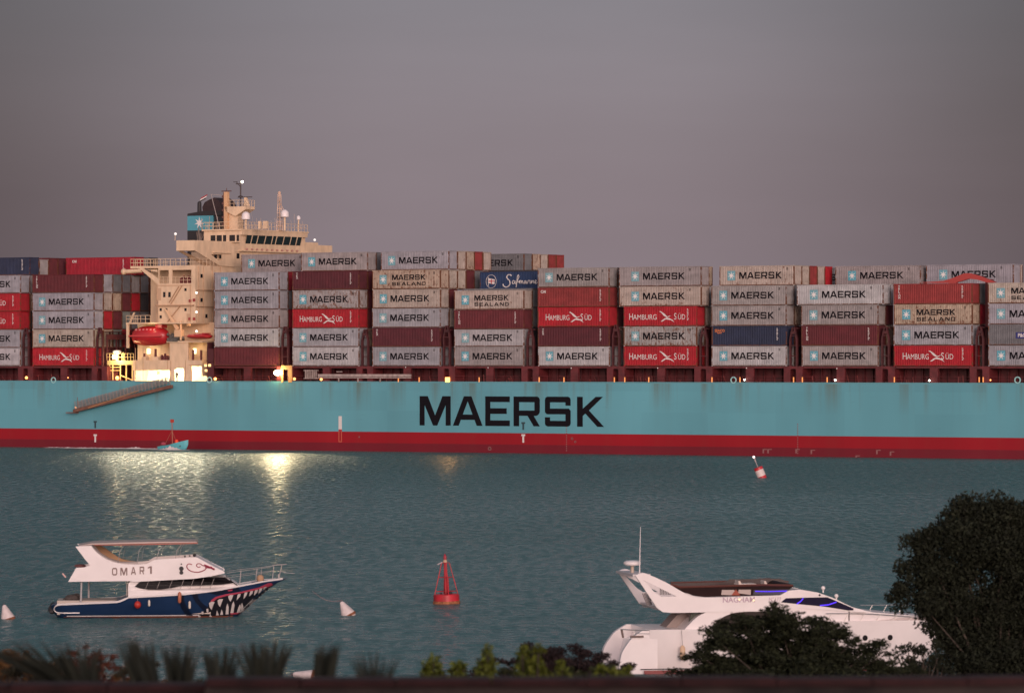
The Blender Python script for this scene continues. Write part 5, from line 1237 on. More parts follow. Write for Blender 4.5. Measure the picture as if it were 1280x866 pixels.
    for k in range(5): mb.bar((XS(812+k*2), -1.6+.1*k, ZS(810, 757)), (XS(806+k*2.5), -1.6+.1*k, ZS(806, 742)), .03, 4)
    for k in range(7): mb.bar((XS(829+k*2), -1.5, ZS(826, 744)), (XS(829+k*2), -1.5, ZS(826, 736+k*.9)), .025, 4)
    mb.build('flybridge_ladder', mat('ladder_grey', (.18, .15, .15), .5), fly)
    # brown screen
    brown = mat('brown_screen', (.020, .008, .008), .6, noise=.2, spec=.1)
    scr = MB()
    a = pt([(838, 731), (866, 744), (880, 745.8), (976, 743), (991, 733), (986, 729.5), (955, 731.5), (900, 733), (850, 735)], -1.7)
    for s_ in (-1, 1): scr.prism(a, s_*1.7, s_*1.66)
    scr.prism(pt([(974, 743.4), (991, 733.2), (988, 729.4), (984, 731), (972, 743)], -1.7), -1.65, 1.65)
    scr.build('wind_screen', brown, fly)
    mb = MB(); mb.path([(XS(838, -1.7), -1.7, ZS(838, 731)), (XS(850, -1.7), -1.7, ZS(850, 734.2)), (XS(955, -1.7), -1.7, ZS(955, 731.3)), (XS(991, -1.7), -1.7, ZS(991, 732))], .05, 5)
    mb.build('screen_rail', mat('rail_brown', (.11, .035, .025), .5), fly); mb = MB(); mb.path([(XS(838, 1.7), 1.7, ZS(838, 728, 1.7)), (XS(905, 1.7), 1.7, ZS(905, 726.5, 1.7)), (XS(960, 1.7), 1.7, ZS(960, 723.5, 1.7)), (XS(985, 1.7), 1.7, ZS(985, 727, 1.7))], .05, 5); mb.build('screen_rail', mat('rail_brown', (.11, .035, .025), .5), fly)
    mb = MB().prism(pt([(838, 728.5), (905, 727), (912, 723.6), (975, 722.8), (985, 727), (985, 733), (838, 733)], 1.6), 1.6, 1.64); mb.build('far_screen', mat('screen_dark', (.03, .014, .014), .3), fly)
    mb = MB()
    for px in (922, 954): mb.prism(pt([(px-2, 725), (px, 725), (px+3, 731), (px+6, 732.5), (px-1, 732.5)], -.6), -1.0, -.3)
    mb.box(XS(930), XS(952), -1.1, -.2, ZS(940, 732.5), ZS(940, 730.8)); mb.build('helm_seat', mat('seat_cream', (.62, .52, .46), .6), fly)
    mb = MB().prism(pt([(901, 743), (902, 736.8), (917, 736.8), (921, 741), (916, 743.5)], -1.715), -1.72, -1.705); mb.prism(pt([(922, 741), (923, 736.5), (938, 736.5), (938, 743)], -1.715), -1.72, -1.705); mb.build('clear_panel', mat('panel_beige', (.42, .34, .31), .5), fly)
    MB().prism(pt([(914, 743.5), (919.5, 736), (925, 743.5)], -1.73), -1.735, -1.722).build('folded_awning', mat('awning_red', (.30, .07, .04), .7), fly)
    blue = mat('lit_blue_led', (.1, .05, 1), emit=(.08, .03, 1), estr=.75)
    mb = MB(); mb.path([(XS(943.5, -1.72), -1.735, ZS(943, 739.2)), (XS(962, -1.72), -1.735, ZS(962, 739.5)), (XS(985.5, -1.72), -1.735, ZS(985, 738.8))], .022, 5); mb.build('led_strip', blue, fly)
    mb = MB().prism(pt([(941, 742.5), (942, 737), (987.5, 736.2), (979, 742.8)], -1.71), -1.72, -1.703); mb.build('led_backing', mat('backing_navy', (.008, .006, .04), .4), fly)
    # side windscreen
    mb = MB().prism(pt([(975.6, 752.3), (982, 747.2), (1012, 746.3), (1034, 746), (1066.5, 760), (1066, 762.3), (1060, 762.5), (1030, 757.6), (1000, 754.8)], -1.97), -1.975, -1.953); wn = mb.build('side_windscreen', mat('navy_glass', (.010, .008, .028), .15, spec=.25), fly)
    mb = MB(); Q = lambda a, b: (XS(a, -1.98), -1.985, ZS(a, b, -1.98))
    mb.path([Q(995.5, 754.3), Q(1000.5, 751), Q(1003.5, 747.3)], .028, 5); mb.path([Q(1024.5, 756.3), (Q(1035, 755.4)), Q(1045, 752)], .028, 5); mb.build('painted_led_reflection', blue, wn)  # glowing strips painted on the glass as reflections of the LED
    # name
    nm = MB()
    flat_text(nm, 'NAGHAM', XS(902.5, -1.96), ZS(902, 752.6, -1.96), .34, 1, -1.962, bold=.004, width=XS(943, -1.96)-XS(902.5, -1.96))
    flat_text(nm, 'N\u00b0177', XS(960.5, -1.96), ZS(960, 751, -1.96), .25, 1, -1.962, width=XS(976, -1.96)-XS(960.5, -1.96))
    nm.build('name_lettering', mat('name_gold_purple', (.42, .28, .36), .35), fly)
    mb = MB()
    for px, py in ((923.8, 748.7), (941.6, 749.8)): mb.ball((XS(px, -1.97), -1.97, ZS(px, py, -1.97)), .05, 8)
    mb.build('name_lamp', mat('lit_name', (1, .9, .6), emit=(1, .8, .45), estr=.8), fly)
    # radar, whip aerial, domes
    mb = MB(); c = (XS(790, 0), 0, ZS(790, 706.3, 0)); mb.lathe([(.34, 0), (.40, .06), (.40, .16), (.30, .22), (.02, .24)], c, 18); mb.build('radar', M_WHITE, fly, smooth=True)
    mb = MB(); mb.bar((c[0], 0, ZS(790, 716, 0)), c, .08, 8); mb.build('radar_post', mat('tan_post', (.5, .40, .32), .5), fly)
    mb = MB(); mb.bar((XS(799, -.6), -.6, ZS(799, 716, -.6)), (XS(800.3, -.6), -.6, ZS(800, 658, -.6)), .028, 5, .012); mb.build('whip_aerial', mat('aerial_white', (.75, .7, .7), .4), fly)
    mb = MB()
    for px, py in ((1028.5, 734.5), (1045, 744.3)): mb.ball((XS(px, -.5), -.5, ZS(px, py, -.5)), .1, 10); mb.bar((XS(px, -.5), -.5, ZS(px, py, -.5)), (XS(px, -.5), -.5, ZS(px, py+6, -.5)), .04, 5)
    mb.build('search_lamp', M_WHITE, fly)
    mb = MB(); mb.ball((XS(1024, -1.96), -1.97, ZS(1024, 743.3, -1.96)), .05, 8); mb.build('nav_light', M_BLACK, fly)
    # railings
    mb = MB()
    line = [(1032, 766.3), (1060, 766.3), (1090, 767), (1120, 769), (1140, 770.5), (1200, 771)]
    def yd(px): return -Bf(XS(px))+.12
    mb.path([(XS(a, yd(a)), yd(a), ZS(a, b, yd(a))) for a, b in line], .022, 5)
    for px in (1037, 1058, 1078, 1098, 1118, 1138, 1158): 
        yy = yd(px); mb.bar((XS(px-4, yy), yy, ZS(px-4, 776.8, yy)), (XS(px+2, yy), yy, ZS(px, interp(line)(px), yy)), .018, 4)
    mb.build('railing', M_STEEL, e); mb = MB()
    mb.path([(XS(a, 1.2), 1.2, ZS(a, b, 1.2)) for a, b in [(1075, 756), (1120, 755.5), (1150, 756.5), (1200, 758)]], .02, 5)
    for px in (1088, 1106, 1126, 1146): mb.bar((XS(px-3, 1.2), 1.2, ZS(px, 765, 1.2)), (XS(px+2, 1.2), 1.2, ZS(px, 755.8, 1.2)), .016, 4)
    mb.build('railing', M_STEEL, e); mb = MB()
    mb.path([(XS(a, -2.05), -2.05, ZS(a, b, -2.05)) for a, b in [(775, 786), (792, 787), (880, 788)]], .026, 5)
    mb.path([(XS(a, -2.05), -2.05, ZS(a, b, -2.05)) for a, b in [(792, 791.5), (880, 791.8)]], .016, 5)
    for px in (792, 816, 851, 862): mb.bar((XS(px, -2.05), -2.05, ZS(px, 793, -2.05)), (XS(px, -2.05), -2.05, ZS(px, 787.3, -2.05)), .02, 4)
    mb.build('railing', M_STEEL, e); mb = MB()
    mb.path([(XS(a, 1.8), 1.8, ZS(a, b, 1.8)) for a, b in [(785, 780.5), (800, 780.5), (835, 781)]], .02, 5)
    mb.build('railing', M_STEEL, e)
    mb = MB().box(XS(788, -2.12), XS(804, -2.12), -2.14, -2.0, ZS(795, 796.5), ZS(795, 794)); mb.bar((XS(778), -1.9, ZS(778, 787)), (XS(780), -1.9, ZS(780, 797)), .05); mb.build('mooring_cleat', mat('cleat_dark', (.14, .09, .08), .5), e)
    for px in (1081.7, 1115.2):
        x = XS(px, -2.0); z = ZS(px, 797, -2.0); y = -wv(x, z); dx = -wv(x+.3, z)-y
        mb = MB(); mb.lathe([(.13, -.012), (.13, .012)], (0, 0, 0), 16, M=Matrix.Rotation(R(90), 3, 'X')); o = mb.build('porthole', M_GLASS, hull); o.location = (x, y-.02, z); o.rotation_euler = (0, 0, math.atan2(dx, .3))
    # cylindrical fender
    x = XS(852, -2.25); za, zb_ = ZS(852, 824.5, -2.3), ZS(852, 806, -2.3)
    f_ = empty('fender', e.matrix_basis @ Vector((x, -2.36, za)), rz, "cream cylindrical fender hanging on the white yacht's stern quarter", 'fender')
    h = zb_-za; mb = MB(); mb.lathe([(.05, 0), (.12, .1*h), (.125, .85*h), (.05, h)], (0, 0, 0), 14); mb.build('float', mat('fender_cream', (.62, .42, .27), .5), f_, smooth=True)
    mb = MB(); mb.bar((0, 0, h), (0, .2, ZS(852, 787, -2.1)-za), .014, 4); mb.build('line', M_GREYM, f_)
    return e
yacht()

# ---- buoys
def cone_buoy(px, py, S_=1.0, tilt=-28, lab='', rope=None, az=0):
    d = CAMH*FPX/(py+ROLL*(px-640)-YH)
    e = empty('mooring_buoy', (U(px)*d, d, 0), 0, lab, 'buoy', 'white cone mooring buoys')
    M_ = Matrix.Rotation(R(az), 3, 'Z') @ Matrix.Rotation(R(tilt), 3, 'Y')
    mb = MB(); mb.lathe([(.05, -.32), (.40, -.28), (.44, -.12), (.42, .0), (.13, .72), (.08, .78), (.01, .79)], (0, 0, .10), 22, M=M_*S_ if False else M_)
    mb.build('cone', mat('buoy_white', (.66, .56, .54), .45, noise=.12, nscale=4), e, smooth=True)
    mb = MB(); mb.lathe([(.455, -.20), (.462, -.12), (.452, -.06), (.40, -.06), (.40, -.20)], (0, 0, .10), 22, M=M_); mb.build('waterline_growth', M_RUST, e, smooth=True)
    t_ = M_ @ Vector((0, 0, .82)); mb = MB(); mb.path([(t_.x+.06*math.cos(a/4*math.pi), t_.y, t_.z+.10+.06*math.sin(a/4*math.pi)) for a in range(9)], .015, 5); mb.build('ring', mat('ring_dark', (.08, .04, .05), .5), e)
    if rope:
        mb = MB(); pts_ = [(t_.x+.1, t_.y, t_.z+.05+.1)]
        for k in range(1, 9): f = k/8; pts_.append((t_.x+(rope[0])*f, t_.y+rope[1]*f, t_.z+.12+(rope[2]-t_.z)*f+.0-.25*math.sin(math.pi*f)))
        mb.path(pts_, .011, 5); mb.build('mooring_line', mat('rope_pink', (.30, .16, .16), .8), e)
    e.scale = (S_, S_, S_)
    return e
cone_buoy(434, 768.5, .95, -28, 'white cone mooring buoy floating between the blue boat and red buoy', rope=(-1.7, .2, 1.3))
cone_buoy(9, 773, .9, -16, "white cone mooring buoy with orange base at the photo's left edge")
cone_buoy(386, 850, .95, -75, 'white cone mooring buoy lying over just behind the low wall', rope=(-1.0, .2, .0))
# red lattice navigation buoy
def nav_buoy():
    d = CAMH*FPX/(754+ROLL*(-82)-YH); S = FPX/d
    e = empty('navigation_buoy', (U(557.8)*d, d, 0), 0, 'red navigation buoy with lattice tower on a drum float', 'buoy'); e.rotation_euler = (0, R(-1.5), 0)
    r = 16.3/S; H = lambda py: (754-py)/S
    mb = MB(); mb.lathe([(r*.9, -.35), (r, -.15), (r*1.04, .12), (r*1.0, .14), (r*.99, H(743)), (r*.93, H(742)), (r*.5, H(741.5))], (0, 0, 0), 30); mb.build('float', M_BUOYRED, e, smooth=True)
    mb = MB(); mb.lathe([(r*1.01, -.05), (r*1.05, .02), (r*1.045, .13), (r*1.0, .16)], (0, 0, 0), 30); mb.build('growth_band', mat('orange_growth', (.34, .12, .05), .8, noise=.5, nscale=5), e)
    tw = MB(); zt = H(703)
    for k in range(4):
        an = R(90*k+12); tw.bar((r*.90*math.cos(an), r*.90*math.sin(an), H(742)), (r*.30*math.cos(an), r*.30*math.sin(an), zt), .030, 6)
    for z_, rr in ((H(738.5), r*.80), (H(721), r*.52), (zt, r*.28)):
        for k in range(4):
            a0, a1 = R(90*k+12), R(90+90*k+12); tw.bar((rr*math.cos(a0), rr*math.sin(a0), z_), (rr*math.cos(a1), rr*math.sin(a1), z_), .018, 5)
    tw.build('tower', M_BUOYRED, e)
    mb = MB(); mb.bar((-.02, 0, H(742)), (-.02, 0, H(703)), .085, 12); mb.bar((.12, -.05, H(742)), (.10, -.05, H(722)), .06, 8); mb.build('post', M_BUOYRED, e)
    mb = MB(); mb.lathe([(.12, 0), (.12, .12), (.08, .14), (.08, .18)], (-.02, 0, H(702.5)), 12); mb.build('lamp_base', mat('lamp_tan', (.55, .36, .25), .5), e)
    mb = MB(); mb.lathe([(.085, 0), (.10, .12), (.06, .28), (.02, .34)], (-.02, 0, H(699)), 12); mb.build('lantern', mat('lantern_red', (.32, .01, .03), .3), e, smooth=True)
    mb = MB(); mb.prism([(-.50, H(704.6)), (-.44, H(705.4)), (-.14, H(702.3)), (-.22, H(701.6))], -.15, .1); mb.build('solar_panel', mat('panel_grey', (.35, .30, .32), .3), e)
    mb = MB(); mb.ball((.22, -.35, H(741)), .1, 8, sx=1.6); mb.ball((-.3, -.3, H(740.8)), .06, 8); mb.build('bollard', M_BLACK, e)
nav_buoy()
def spar_buoy():
    d = CAMH*FPX/(597+ROLL*310-YH)
    e = empty('marker_buoy', (U(952.5)*d, d, 0), 0, 'small tilted red and white marker buoy with a lamp, in front of the ship', 'buoy'); e.rotation_euler = (0, R(-22), 0)
    mb = MB(); mb.lathe([(.45, -.5), (.52, -.2), (.54, .22)], (0, 0, 0), 16); mb.lathe([(.54, 1.02), (.54, 1.3), (.40, 1.38)], (0, 0, 0), 16); mb.build('float', M_BUOYRED, e, smooth=True)
    mb = MB(); mb.lathe([(.54, .221), (.54, 1.019)], (0, 0, 0), 16); mb.build('white_band', mat('band_white', (.62, .52, .5), .5), e, smooth=True)
    mb = MB(); mb.bar((0, 0, 1.38), (0, 0, 2.45), .05, 6); mb.bar((0, 0, 2.05), (0, 0, 2.5), .10, 8); mb.build('staff', mat('staff_grey', (.35, .3, .3), .5), e)
    mb = MB(); mb.ball((0, 0, 2.66), .15, 10); mb.build('lamp', mat('lit_buoy_lamp', (1, .9, .9), emit=(1, .75, .72), estr=1.6), e)
spar_buoy()
# ---- pilot launch alongside
def launch():
    v = -5; px, py = 200, 561.5
    t0 = T(200, v); L = T(235, v)-t0
    e = empty('launch', SW(t0, v, 0), -TH, 'small turquoise launch with red mast head throwing spray beside the ship', 'boat')
    zs = interp([(0, .5), (L*.4, .75), (L, 1.55)]); z0 = interp([(0, -.2), (L*.8, -.1), (L*.97, .15), (L, .8)]); Bf = interp([(0, .8), (L*.6, .95), (L*.9, .5), (L, .06)])
    mb = MB(); wv = hull_loft(mb, [L*i/14 for i in range(15)], z0, zs, Bf, .4, 6); mb.build('hull', mat('launch_turquoise', (.10, .40, .46), .5), e, smooth=True)
    mb = MB(); mb.box(.3, L*.8, -.55, .55, .5, .72); mb.build('deck', mat('launch_dark', (.05, .04, .04), .7), e)
    mx = T(215.5, v)-t0
    mb = MB(); mb.bar((mx, 0, .6), (mx-.1, 0, Z(215, 527, v)), .08, 6); mb.bar((mx-.1, 0, Z(215, 538, v)), (mx-1.5, 0, .7), .03, 4); mb.bar((mx-.1, 0, Z(215, 538, v)), (mx+.9, 0, .9), .03, 4); mb.build('mast', mat('mast_orange', (.34, .12, .08), .6), e)
    mb = MB(); zt = Z(215, 528, v); mb.box(mx-.35, mx+.22, -.1, .1, zt, zt+.5); mb.build('mast_flag', mat('flag_orange', (.40, .04, .02), .6), e)
    mb = MB(); mb.ball((T(221.5, v)-t0, -.2, 1.25), .32, 10, sz=1.25); mb.build('orange_float', mat('float_orange', (.75, .06, .02), .5), e)
    mb = MB(); mb.ball((.6, 0, .9), .3, 8, sx=1.6); mb.build('engine_cover', mat('cover_pink', (.35, .05, .08), .6), e)
launch()
# spray and wake foam
def foam():
    r_ = random.Random(9); mb = MB()
    def blob(px, py, v, rx, ry, h):
        t = T(px, v); x, y, _ = SW(t, v, 0); n = 9
        vs = [(x+rx*math.cos(2*math.pi*i/n)*r_.uniform(.6, 1.2), y+ry*math.sin(2*math.pi*i/n)*r_.uniform(.6, 1.2), .012) for i in range(n)]+[(x, y, .02+h)]
        mb.addm(vs, [(i, (i+1) % n, n) for i in range(n)])
    for k in range(150): px = r_.uniform(60, 205); blob(px, 0, -1.6+r_.uniform(-1.6, .8), r_.uniform(.3, 1.6)*(.5+px/250), r_.uniform(.12, .5), r_.uniform(.03, .12))
    for k in range(70): px = r_.gauss(213, 8); blob(px, 0, -6.2+r_.uniform(-.8, 1.2), r_.uniform(.25, .7), r_.uniform(.2, .6), max(.08, .75-abs(px-213)*.05)*r_.uniform(.3, 1))
    for k in range(26): px = r_.uniform(157, 180); blob(px, 0, -2.5, r_.uniform(.3, .8), .3, .5*max(.1, 1-abs(px-168)/11.)*r_.uniform(.5, 1))
    tag(mb.build('wake_foam', mat('foam_white', (.55, .50, .50), .9)), 'white wake and spray along the hull behind the small launch', 'foam', kind='stuff')
foam()

# ------------------------------------------------------------------ foreground: wall and plants
M_WALL = mat('weathered_wall', (.07, .052, .048), .9, noise=.5, nscale=2.5, dirt=(.03, .025, .025))
M_CAP = mat('red_brown_cap', (.05, .014, .014), .8, noise=.4, nscale=6)
dw = 27.0
zcap = world_at(600, dw, 848)[2]
xs_l = U(256)*dw
def wall(name, x0, x1, y, z0, z1, lab):
    e = empty(name, (x0, y, z0), 0, lab, 'wall')
    L = x1-x0; MB().box(0, L, 0, .22, 0, z1-z0-.045).build('masonry', M_WALL, e); 
    mb = MB(); n = int(L/.6)
    for i in range(n): mb.box(i*L/n+.004, (i+1)*L/n-.004, -.03, .25, z1-z0-.044+rnd.uniform(-.002, .002), z1-z0+rnd.uniform(-.004, .004))
    mb.build('coping', M_CAP, e); return e
wall('garden_wall', xs_l, 12, dw, 10.9, zcap, 'low weathered wall with red-brown coping along the bottom edge, longer and higher')
wall('garden_wall', -12, xs_l-.004, dw+.1, 10.9, world_at(150, dw, 856.5)[2], 'lower stretch of wall with red-brown coping at bottom left')

def leaf_mat(name, col, rough=.6, var=.5):
    m = bpy.data.materials.new(name); m.use_nodes = True; t = m.node_tree; b = t.nodes['Principled BSDF']
    g = t.nodes.new('ShaderNodeNewGeometry'); hs = t.nodes.new('ShaderNodeMapRange'); hs.inputs['To Min'].default_value = 1-var; hs.inputs['To Max'].default_value = 1+var
    t.links.new(g.outputs['Random Per Island'], hs.inputs[0]); v = t.nodes.new('ShaderNodeVectorMath'); v.operation = 'SCALE'; v.inputs[0].default_value = col
    t.links.new(hs.outputs[0], v.inputs['Scale']); t.links.new(v.outputs[0], b.inputs['Base Color']); b.inputs['Roughness'].default_value = rough; b.inputs['Specular IOR Level'].default_value = .25
    return m
def leaves_mesh(name, centers, radii, counts, size, m, seed=1, flat=.0, aspect=.45, parent=None, shell=.55):
    """many small rhombic leaves spread in blobs (numpy)"""
    g = np.random.default_rng(seed); V_ = []; 
    for (c, r, n) in zip(centers, radii, counts):
        d = g.normal(size=(n, 3)); d /= np.linalg.norm(d, axis=1)[:, None]; rr = g.random(n)**shell
        p = np.array(c)+d*rr[:, None]*np.array(r)
        a = g.normal(size=(n, 3)); a[:, 2] *= (1-flat); a /= np.linalg.norm(a, axis=1)[:, None]
        b = np.cross(a, g.normal(size=(n, 3))); b /= np.linalg.norm(b, axis=1)[:, None]
        s = size*(.55+.9*g.random(n))[:, None]
        quad = np.stack([p-a*s*.5, p+b*s*aspect*.5, p+a*s*.5, p-b*s*aspect*.5], 1); V_.append(quad.reshape(-1, 3))
    V_ = np.concatenate(V_); n = len(V_)//4
    me = bpy.data.meshes.new(name); me.vertices.add(len(V_)); me.vertices.foreach_set('co', V_.ravel().astype(np.float32))
    me.loops.add(4*n); me.loops.foreach_set('vertex_index', np.arange(4*n, dtype=np.int32)); me.polygons.add(n)
    me.polygons.foreach_set('loop_start', np.arange(0, 4*n, 4, dtype=np.int32)); me.update(calc_edges=True); me.validate()
    me.materials.append(m); o = bpy.data.objects.new(name, me); C.objects.link(o)
    if parent: o.parent = parent
    return o
M_BARK = mat('bark', (.06, .045, .035), .9, noise=.4, nscale=6)
def branchy(mb, p0, dirv_, L, r, depth, g, tips, spread=.6):
    p0 = Vector(p0); d = Vector(dirv_).normalized(); n = 3
    p = p0
    for i in range(n):
        q = p+(d+Vector((g.gauss(0, .12), g.gauss(0, .12), g.gauss(0, .08))))*L/n; mb.bar(p, q, r*(1-.25*i/n), 6, r*(1-.25*(i+1)/n)); p = q
    tips.append((tuple(p), depth))
    if depth > 0:
        for k in range(3):
            nd = (d+Vector((g.gauss(0, spread), g.gauss(0, spread), g.gauss(.15, spread*.6)))).normalized()
            branchy(mb, p, nd, L*.68, r*.62, depth-1, g, tips, spread)
def tree_at(name, d, outline, crown_blobs, seed, m, lab, cat, leafsize, density, trunk_px, zbase=None, flat=0, group=None, trunk_h=None, aspect=.45, zk=.85):
    """crown_blobs: (px, py, rx_px, ry_px, depth_offset) in the photo, given their own distance"""
    cx = U(trunk_px)*d; gz = ground_z(cx, d)-.1 if zbase is None else zbase
    e = empty(name, (cx, d, gz), 0, lab, cat, group)
    g = random.Random(seed); k = d/FPX
    cs, rs, ns = [], [], []
    for (px, py, rx, ry, dy) in crown_blobs:
        dd = d+dy; x, y, z = world_at(px, dd, py)
        # break each lobe into clumps so the outline is uneven
        R3 = np.array((rx*k, max(rx, ry)*k*.8, ry*k)); n = max(6, int(rx*ry/55))
        for i in range(n):
            v = np.array([g.gauss(0, 1) for _ in range(3)]); v /= np.linalg.norm(v); v *= g.random()**.33
            c = np.array((x-cx, y-d, z-gz))+v*R3*.86; s = g.uniform(.20, .38)*min(math.sqrt(rx*ry), 2*ry)*k
            cs.append(c); rs.append((s*1.25, s*1.25, s*zk)); ns.append(int(density*s*s/(leafsize**2)))
    cr = leaves_mesh('crown', cs, rs, [max(8, n) for n in ns], leafsize, m, seed, flat, aspect, e)
    mb = MB(); top = np.mean([c for c in cs], axis=0); zmin = min(c[2] for c in cs)
    th = max(.4, zmin) if trunk_h is None else trunk_h
    r0 = max(.05, .035*top[2]+.03)
    mb.bar((0, 0, 0), (top[0]*.3, top[1]*.3, th*.9), r0, 8, r0*.75)
    fork = Vector((top[0]*.3, top[1]*.3, th*.85))
    for c in [cs[i] for i in range(0, len(cs), max(1, len(cs)//40))]:
        c = Vector(c); m1 = fork.lerp(c, .5)+Vector((g.gauss(0, .1), g.gauss(0, .1), .05)); mb.bar(fork, m1, r0*.22, 6, r0*.14); mb.bar(m1, c, r0*.14, 5, r0*.04)
    mb.build('trunk', M_BARK, e)
    return e
LG = leaf_mat('dark_olive_leaves', (.014, .017, .009), .85, .5)
LG2 = leaf_mat('acacia_leaves', (.019, .023, .010), .85, .55)
tree_at('broadleaf_tree', 100, None,
        [(1240, 668, 66, 54, 0), (1178, 700, 58, 52, .3), (1150, 735, 42, 40, -.3), (1225, 760, 75, 55, .4), (1290, 690, 60, 70, 0), (1200, 655, 44, 34, .2), (1262, 640, 40, 30, -.2), (1215, 830, 42, 40, 0), (1275, 810, 60, 60, .3), (1190, 790, 26, 26, 0), (1175, 760, 30, 24, .2), (1310, 750, 60, 80, 0), (1192, 822, 44, 34, .2), (1240, 835, 60, 34, -.2), (1185, 850, 50, 24, .3), (1270, 845, 60, 40, 0)],
        21, LG, 'large dark broadleaf tree filling the bottom right corner', 'tree', .10, 26, 1250)
tree_at('acacia_tree', 78, None,
        [(968, 778, 62, 27, 0), (932, 795, 62, 30, .3), (893, 808, 44, 24, -.2), (1012, 796, 64, 30, .2), (1062, 816, 60, 26, 0), (975, 820, 110, 34, .4), (895, 835, 74, 24, 0), (1100, 833, 56, 22, .2), (868, 842, 44, 16, 0), (963, 763, 34, 13, 0), (1003, 772, 34, 15, .2), (1000, 845, 140, 28, 0), (862, 820, 26, 11, 0), (1130, 845, 40, 16, 0), (940, 848, 120, 24, .2)],
        33, LG2, "feathery dark green acacia in front of the white yacht", 'tree', .080, 26, 985, flat=.6, aspect=.38, zk=.5)
tree_at('broadleaf_bush', 92, None, [(1150, 815, 34, 20, 0), (1135, 835, 40, 22, .2), (1165, 845, 40, 20, 0), (1120, 850, 40, 16, 0)], 5, LG, 'dark rounded bush between the acacia and the large tree', 'bush', .09, 20, 1150)
LP = leaf_mat('purplish_leaves', (.026, .016, .016), .8, .5)
tree_at('purple_shrub', 74, None, [(700, 818, 48, 18, 0), (656, 822, 38, 19, .2), (742, 828, 42, 19, 0), (775, 836, 24, 17, 0), (630, 830, 24, 17, .2), (700, 840, 90, 22, 0), (605, 838, 26, 14, .1), (585, 842, 22, 12, 0)], 8, LP, 'dark purplish shrub left of the white yacht stern', 'shrub', .065, 34, 700, flat=.2, aspect=.35, zk=.6)
# dry reddish scrub at left
LR = leaf_mat('dry_rust_leaves', (.15, .050, .030), .8, .55); LR2 = leaf_mat('dry_ochre_leaves', (.17, .085, .030), .8, .5)
tree_at('dry_shrub', 55, None, [(18, 834, 36, 24, 0), (48, 846, 38, 24, .2), (5, 846, 26, 28, 0), (60, 852, 30, 16, 0), (30, 822, 24, 14, .3), (8, 826, 20, 16, 0)], 12, LR2, "ochre dry shrub in the photo's bottom left corner", 'shrub', .06, 60, 20, aspect=.25, zk=.7)
tree_at('dry_shrub', 57, None, [(102, 820, 24, 17, 0), (122, 834, 36, 22, .2), (92, 842, 36, 24, 0), (142, 848, 30, 16, 0)], 14, LR, 'rust-red dry shrub right of the ochre one', 'shrub', .06, 50, 105, aspect=.25, zk=.7)
tree_at('dry_shrub', 56, None, [(162, 846, 30, 15, 0), (190, 852, 30, 13, 0), (222, 855, 24, 10, 0)], 15, LR2, 'low olive-ochre scrub behind the lower wall stretch', 'shrub', .05, 44, 165, aspect=.25, zk=.6)
tree_at('low_scrub', 50, None, [(250, 852, 34, 10, 0), (300, 856, 30, 9, .2), (60, 838, 60, 18, .2), (170, 840, 40, 16, 0)], 17, leaf_mat('scrub_leaves', (.045, .040, .024), .8, .5), 'low olive scrub at bottom left behind the spiky plants', 'scrub', .055, 50, 160, aspect=.3, zk=.6)
tree_at('low_hedge', 50, None, [(560, 843, 34, 11, 0), (620, 840, 40, 12, .2), (690, 842, 46, 12, 0), (750, 843, 40, 12, .2), (790, 848, 24, 9, 0)], 18, leaf_mat('hedge_leaves', (.040, .045, .018), .8, .5), 'low dark green hedge above the wall at bottom centre', 'hedge', .05, 50, 660, aspect=.4, zk=.7)
# yellow-green young shrubs behind the wall
LY = leaf_mat('lime_leaves', (.12, .14, .018), .6, .4)
def shoots(px, pytop, w, seed, lab, d=46):
    x = U(px)*d; gz = ground_z(x, d)-.05; ztop = world_at(px, d, pytop)[2]
    e = empty('leafy_shrub', (x, d, gz), 0, lab, 'shrub', 'lime green shrubs behind the wall'); g = random.Random(seed); k = d/FPX
    cs, rs, ns = [], [], []; mb = MB(); H = ztop-gz; n = max(2, int(w/12))
    for i in range(n):
        ox = (i-(n-1)/2)*w/n*k+g.gauss(0, .02); hh = H*(1-.035*abs(g.gauss(0, 1)))
        mb.bar((0, 0, 0), (ox, g.gauss(0, .1), hh*.97), .03, 5, .01)
        for j in range(9):
            f = 1-j*.055; cs.append((ox*f+g.gauss(0, .02), g.gauss(0, .1), hh*f-.06)); s = .08+.028*j; rs.append((s, s, s*1.1)); ns.append(80+34*j)
    leaves_mesh('foliage', cs, rs, ns, .06, LY, seed, 0, .5, e); mb.build('stem', M_BARK, e)
for px, py, w_, sd, lab in ((537, 812, 16, 1, 'lime green shrub above the wall, leftmost and narrow'), (572, 822, 26, 2, 'lime green shrub with two shoots, second from the left'), (606, 808, 16, 3, 'lime green shrub just left of the purplish shrub'),
                            (661, 804, 34, 4, 'tallest lime green shrub, in front of the purplish shrub'), (698, 826, 22, 5, 'short bright lime shrub in the middle of the purplish shrub'), (747, 828, 18, 6, 'lime green shoot second from the right in front of the purplish shrub'), (777, 830, 26, 7, 'lime green shrub nearest the yacht stern')):
    shoots(px, py, w_, sd, lab)
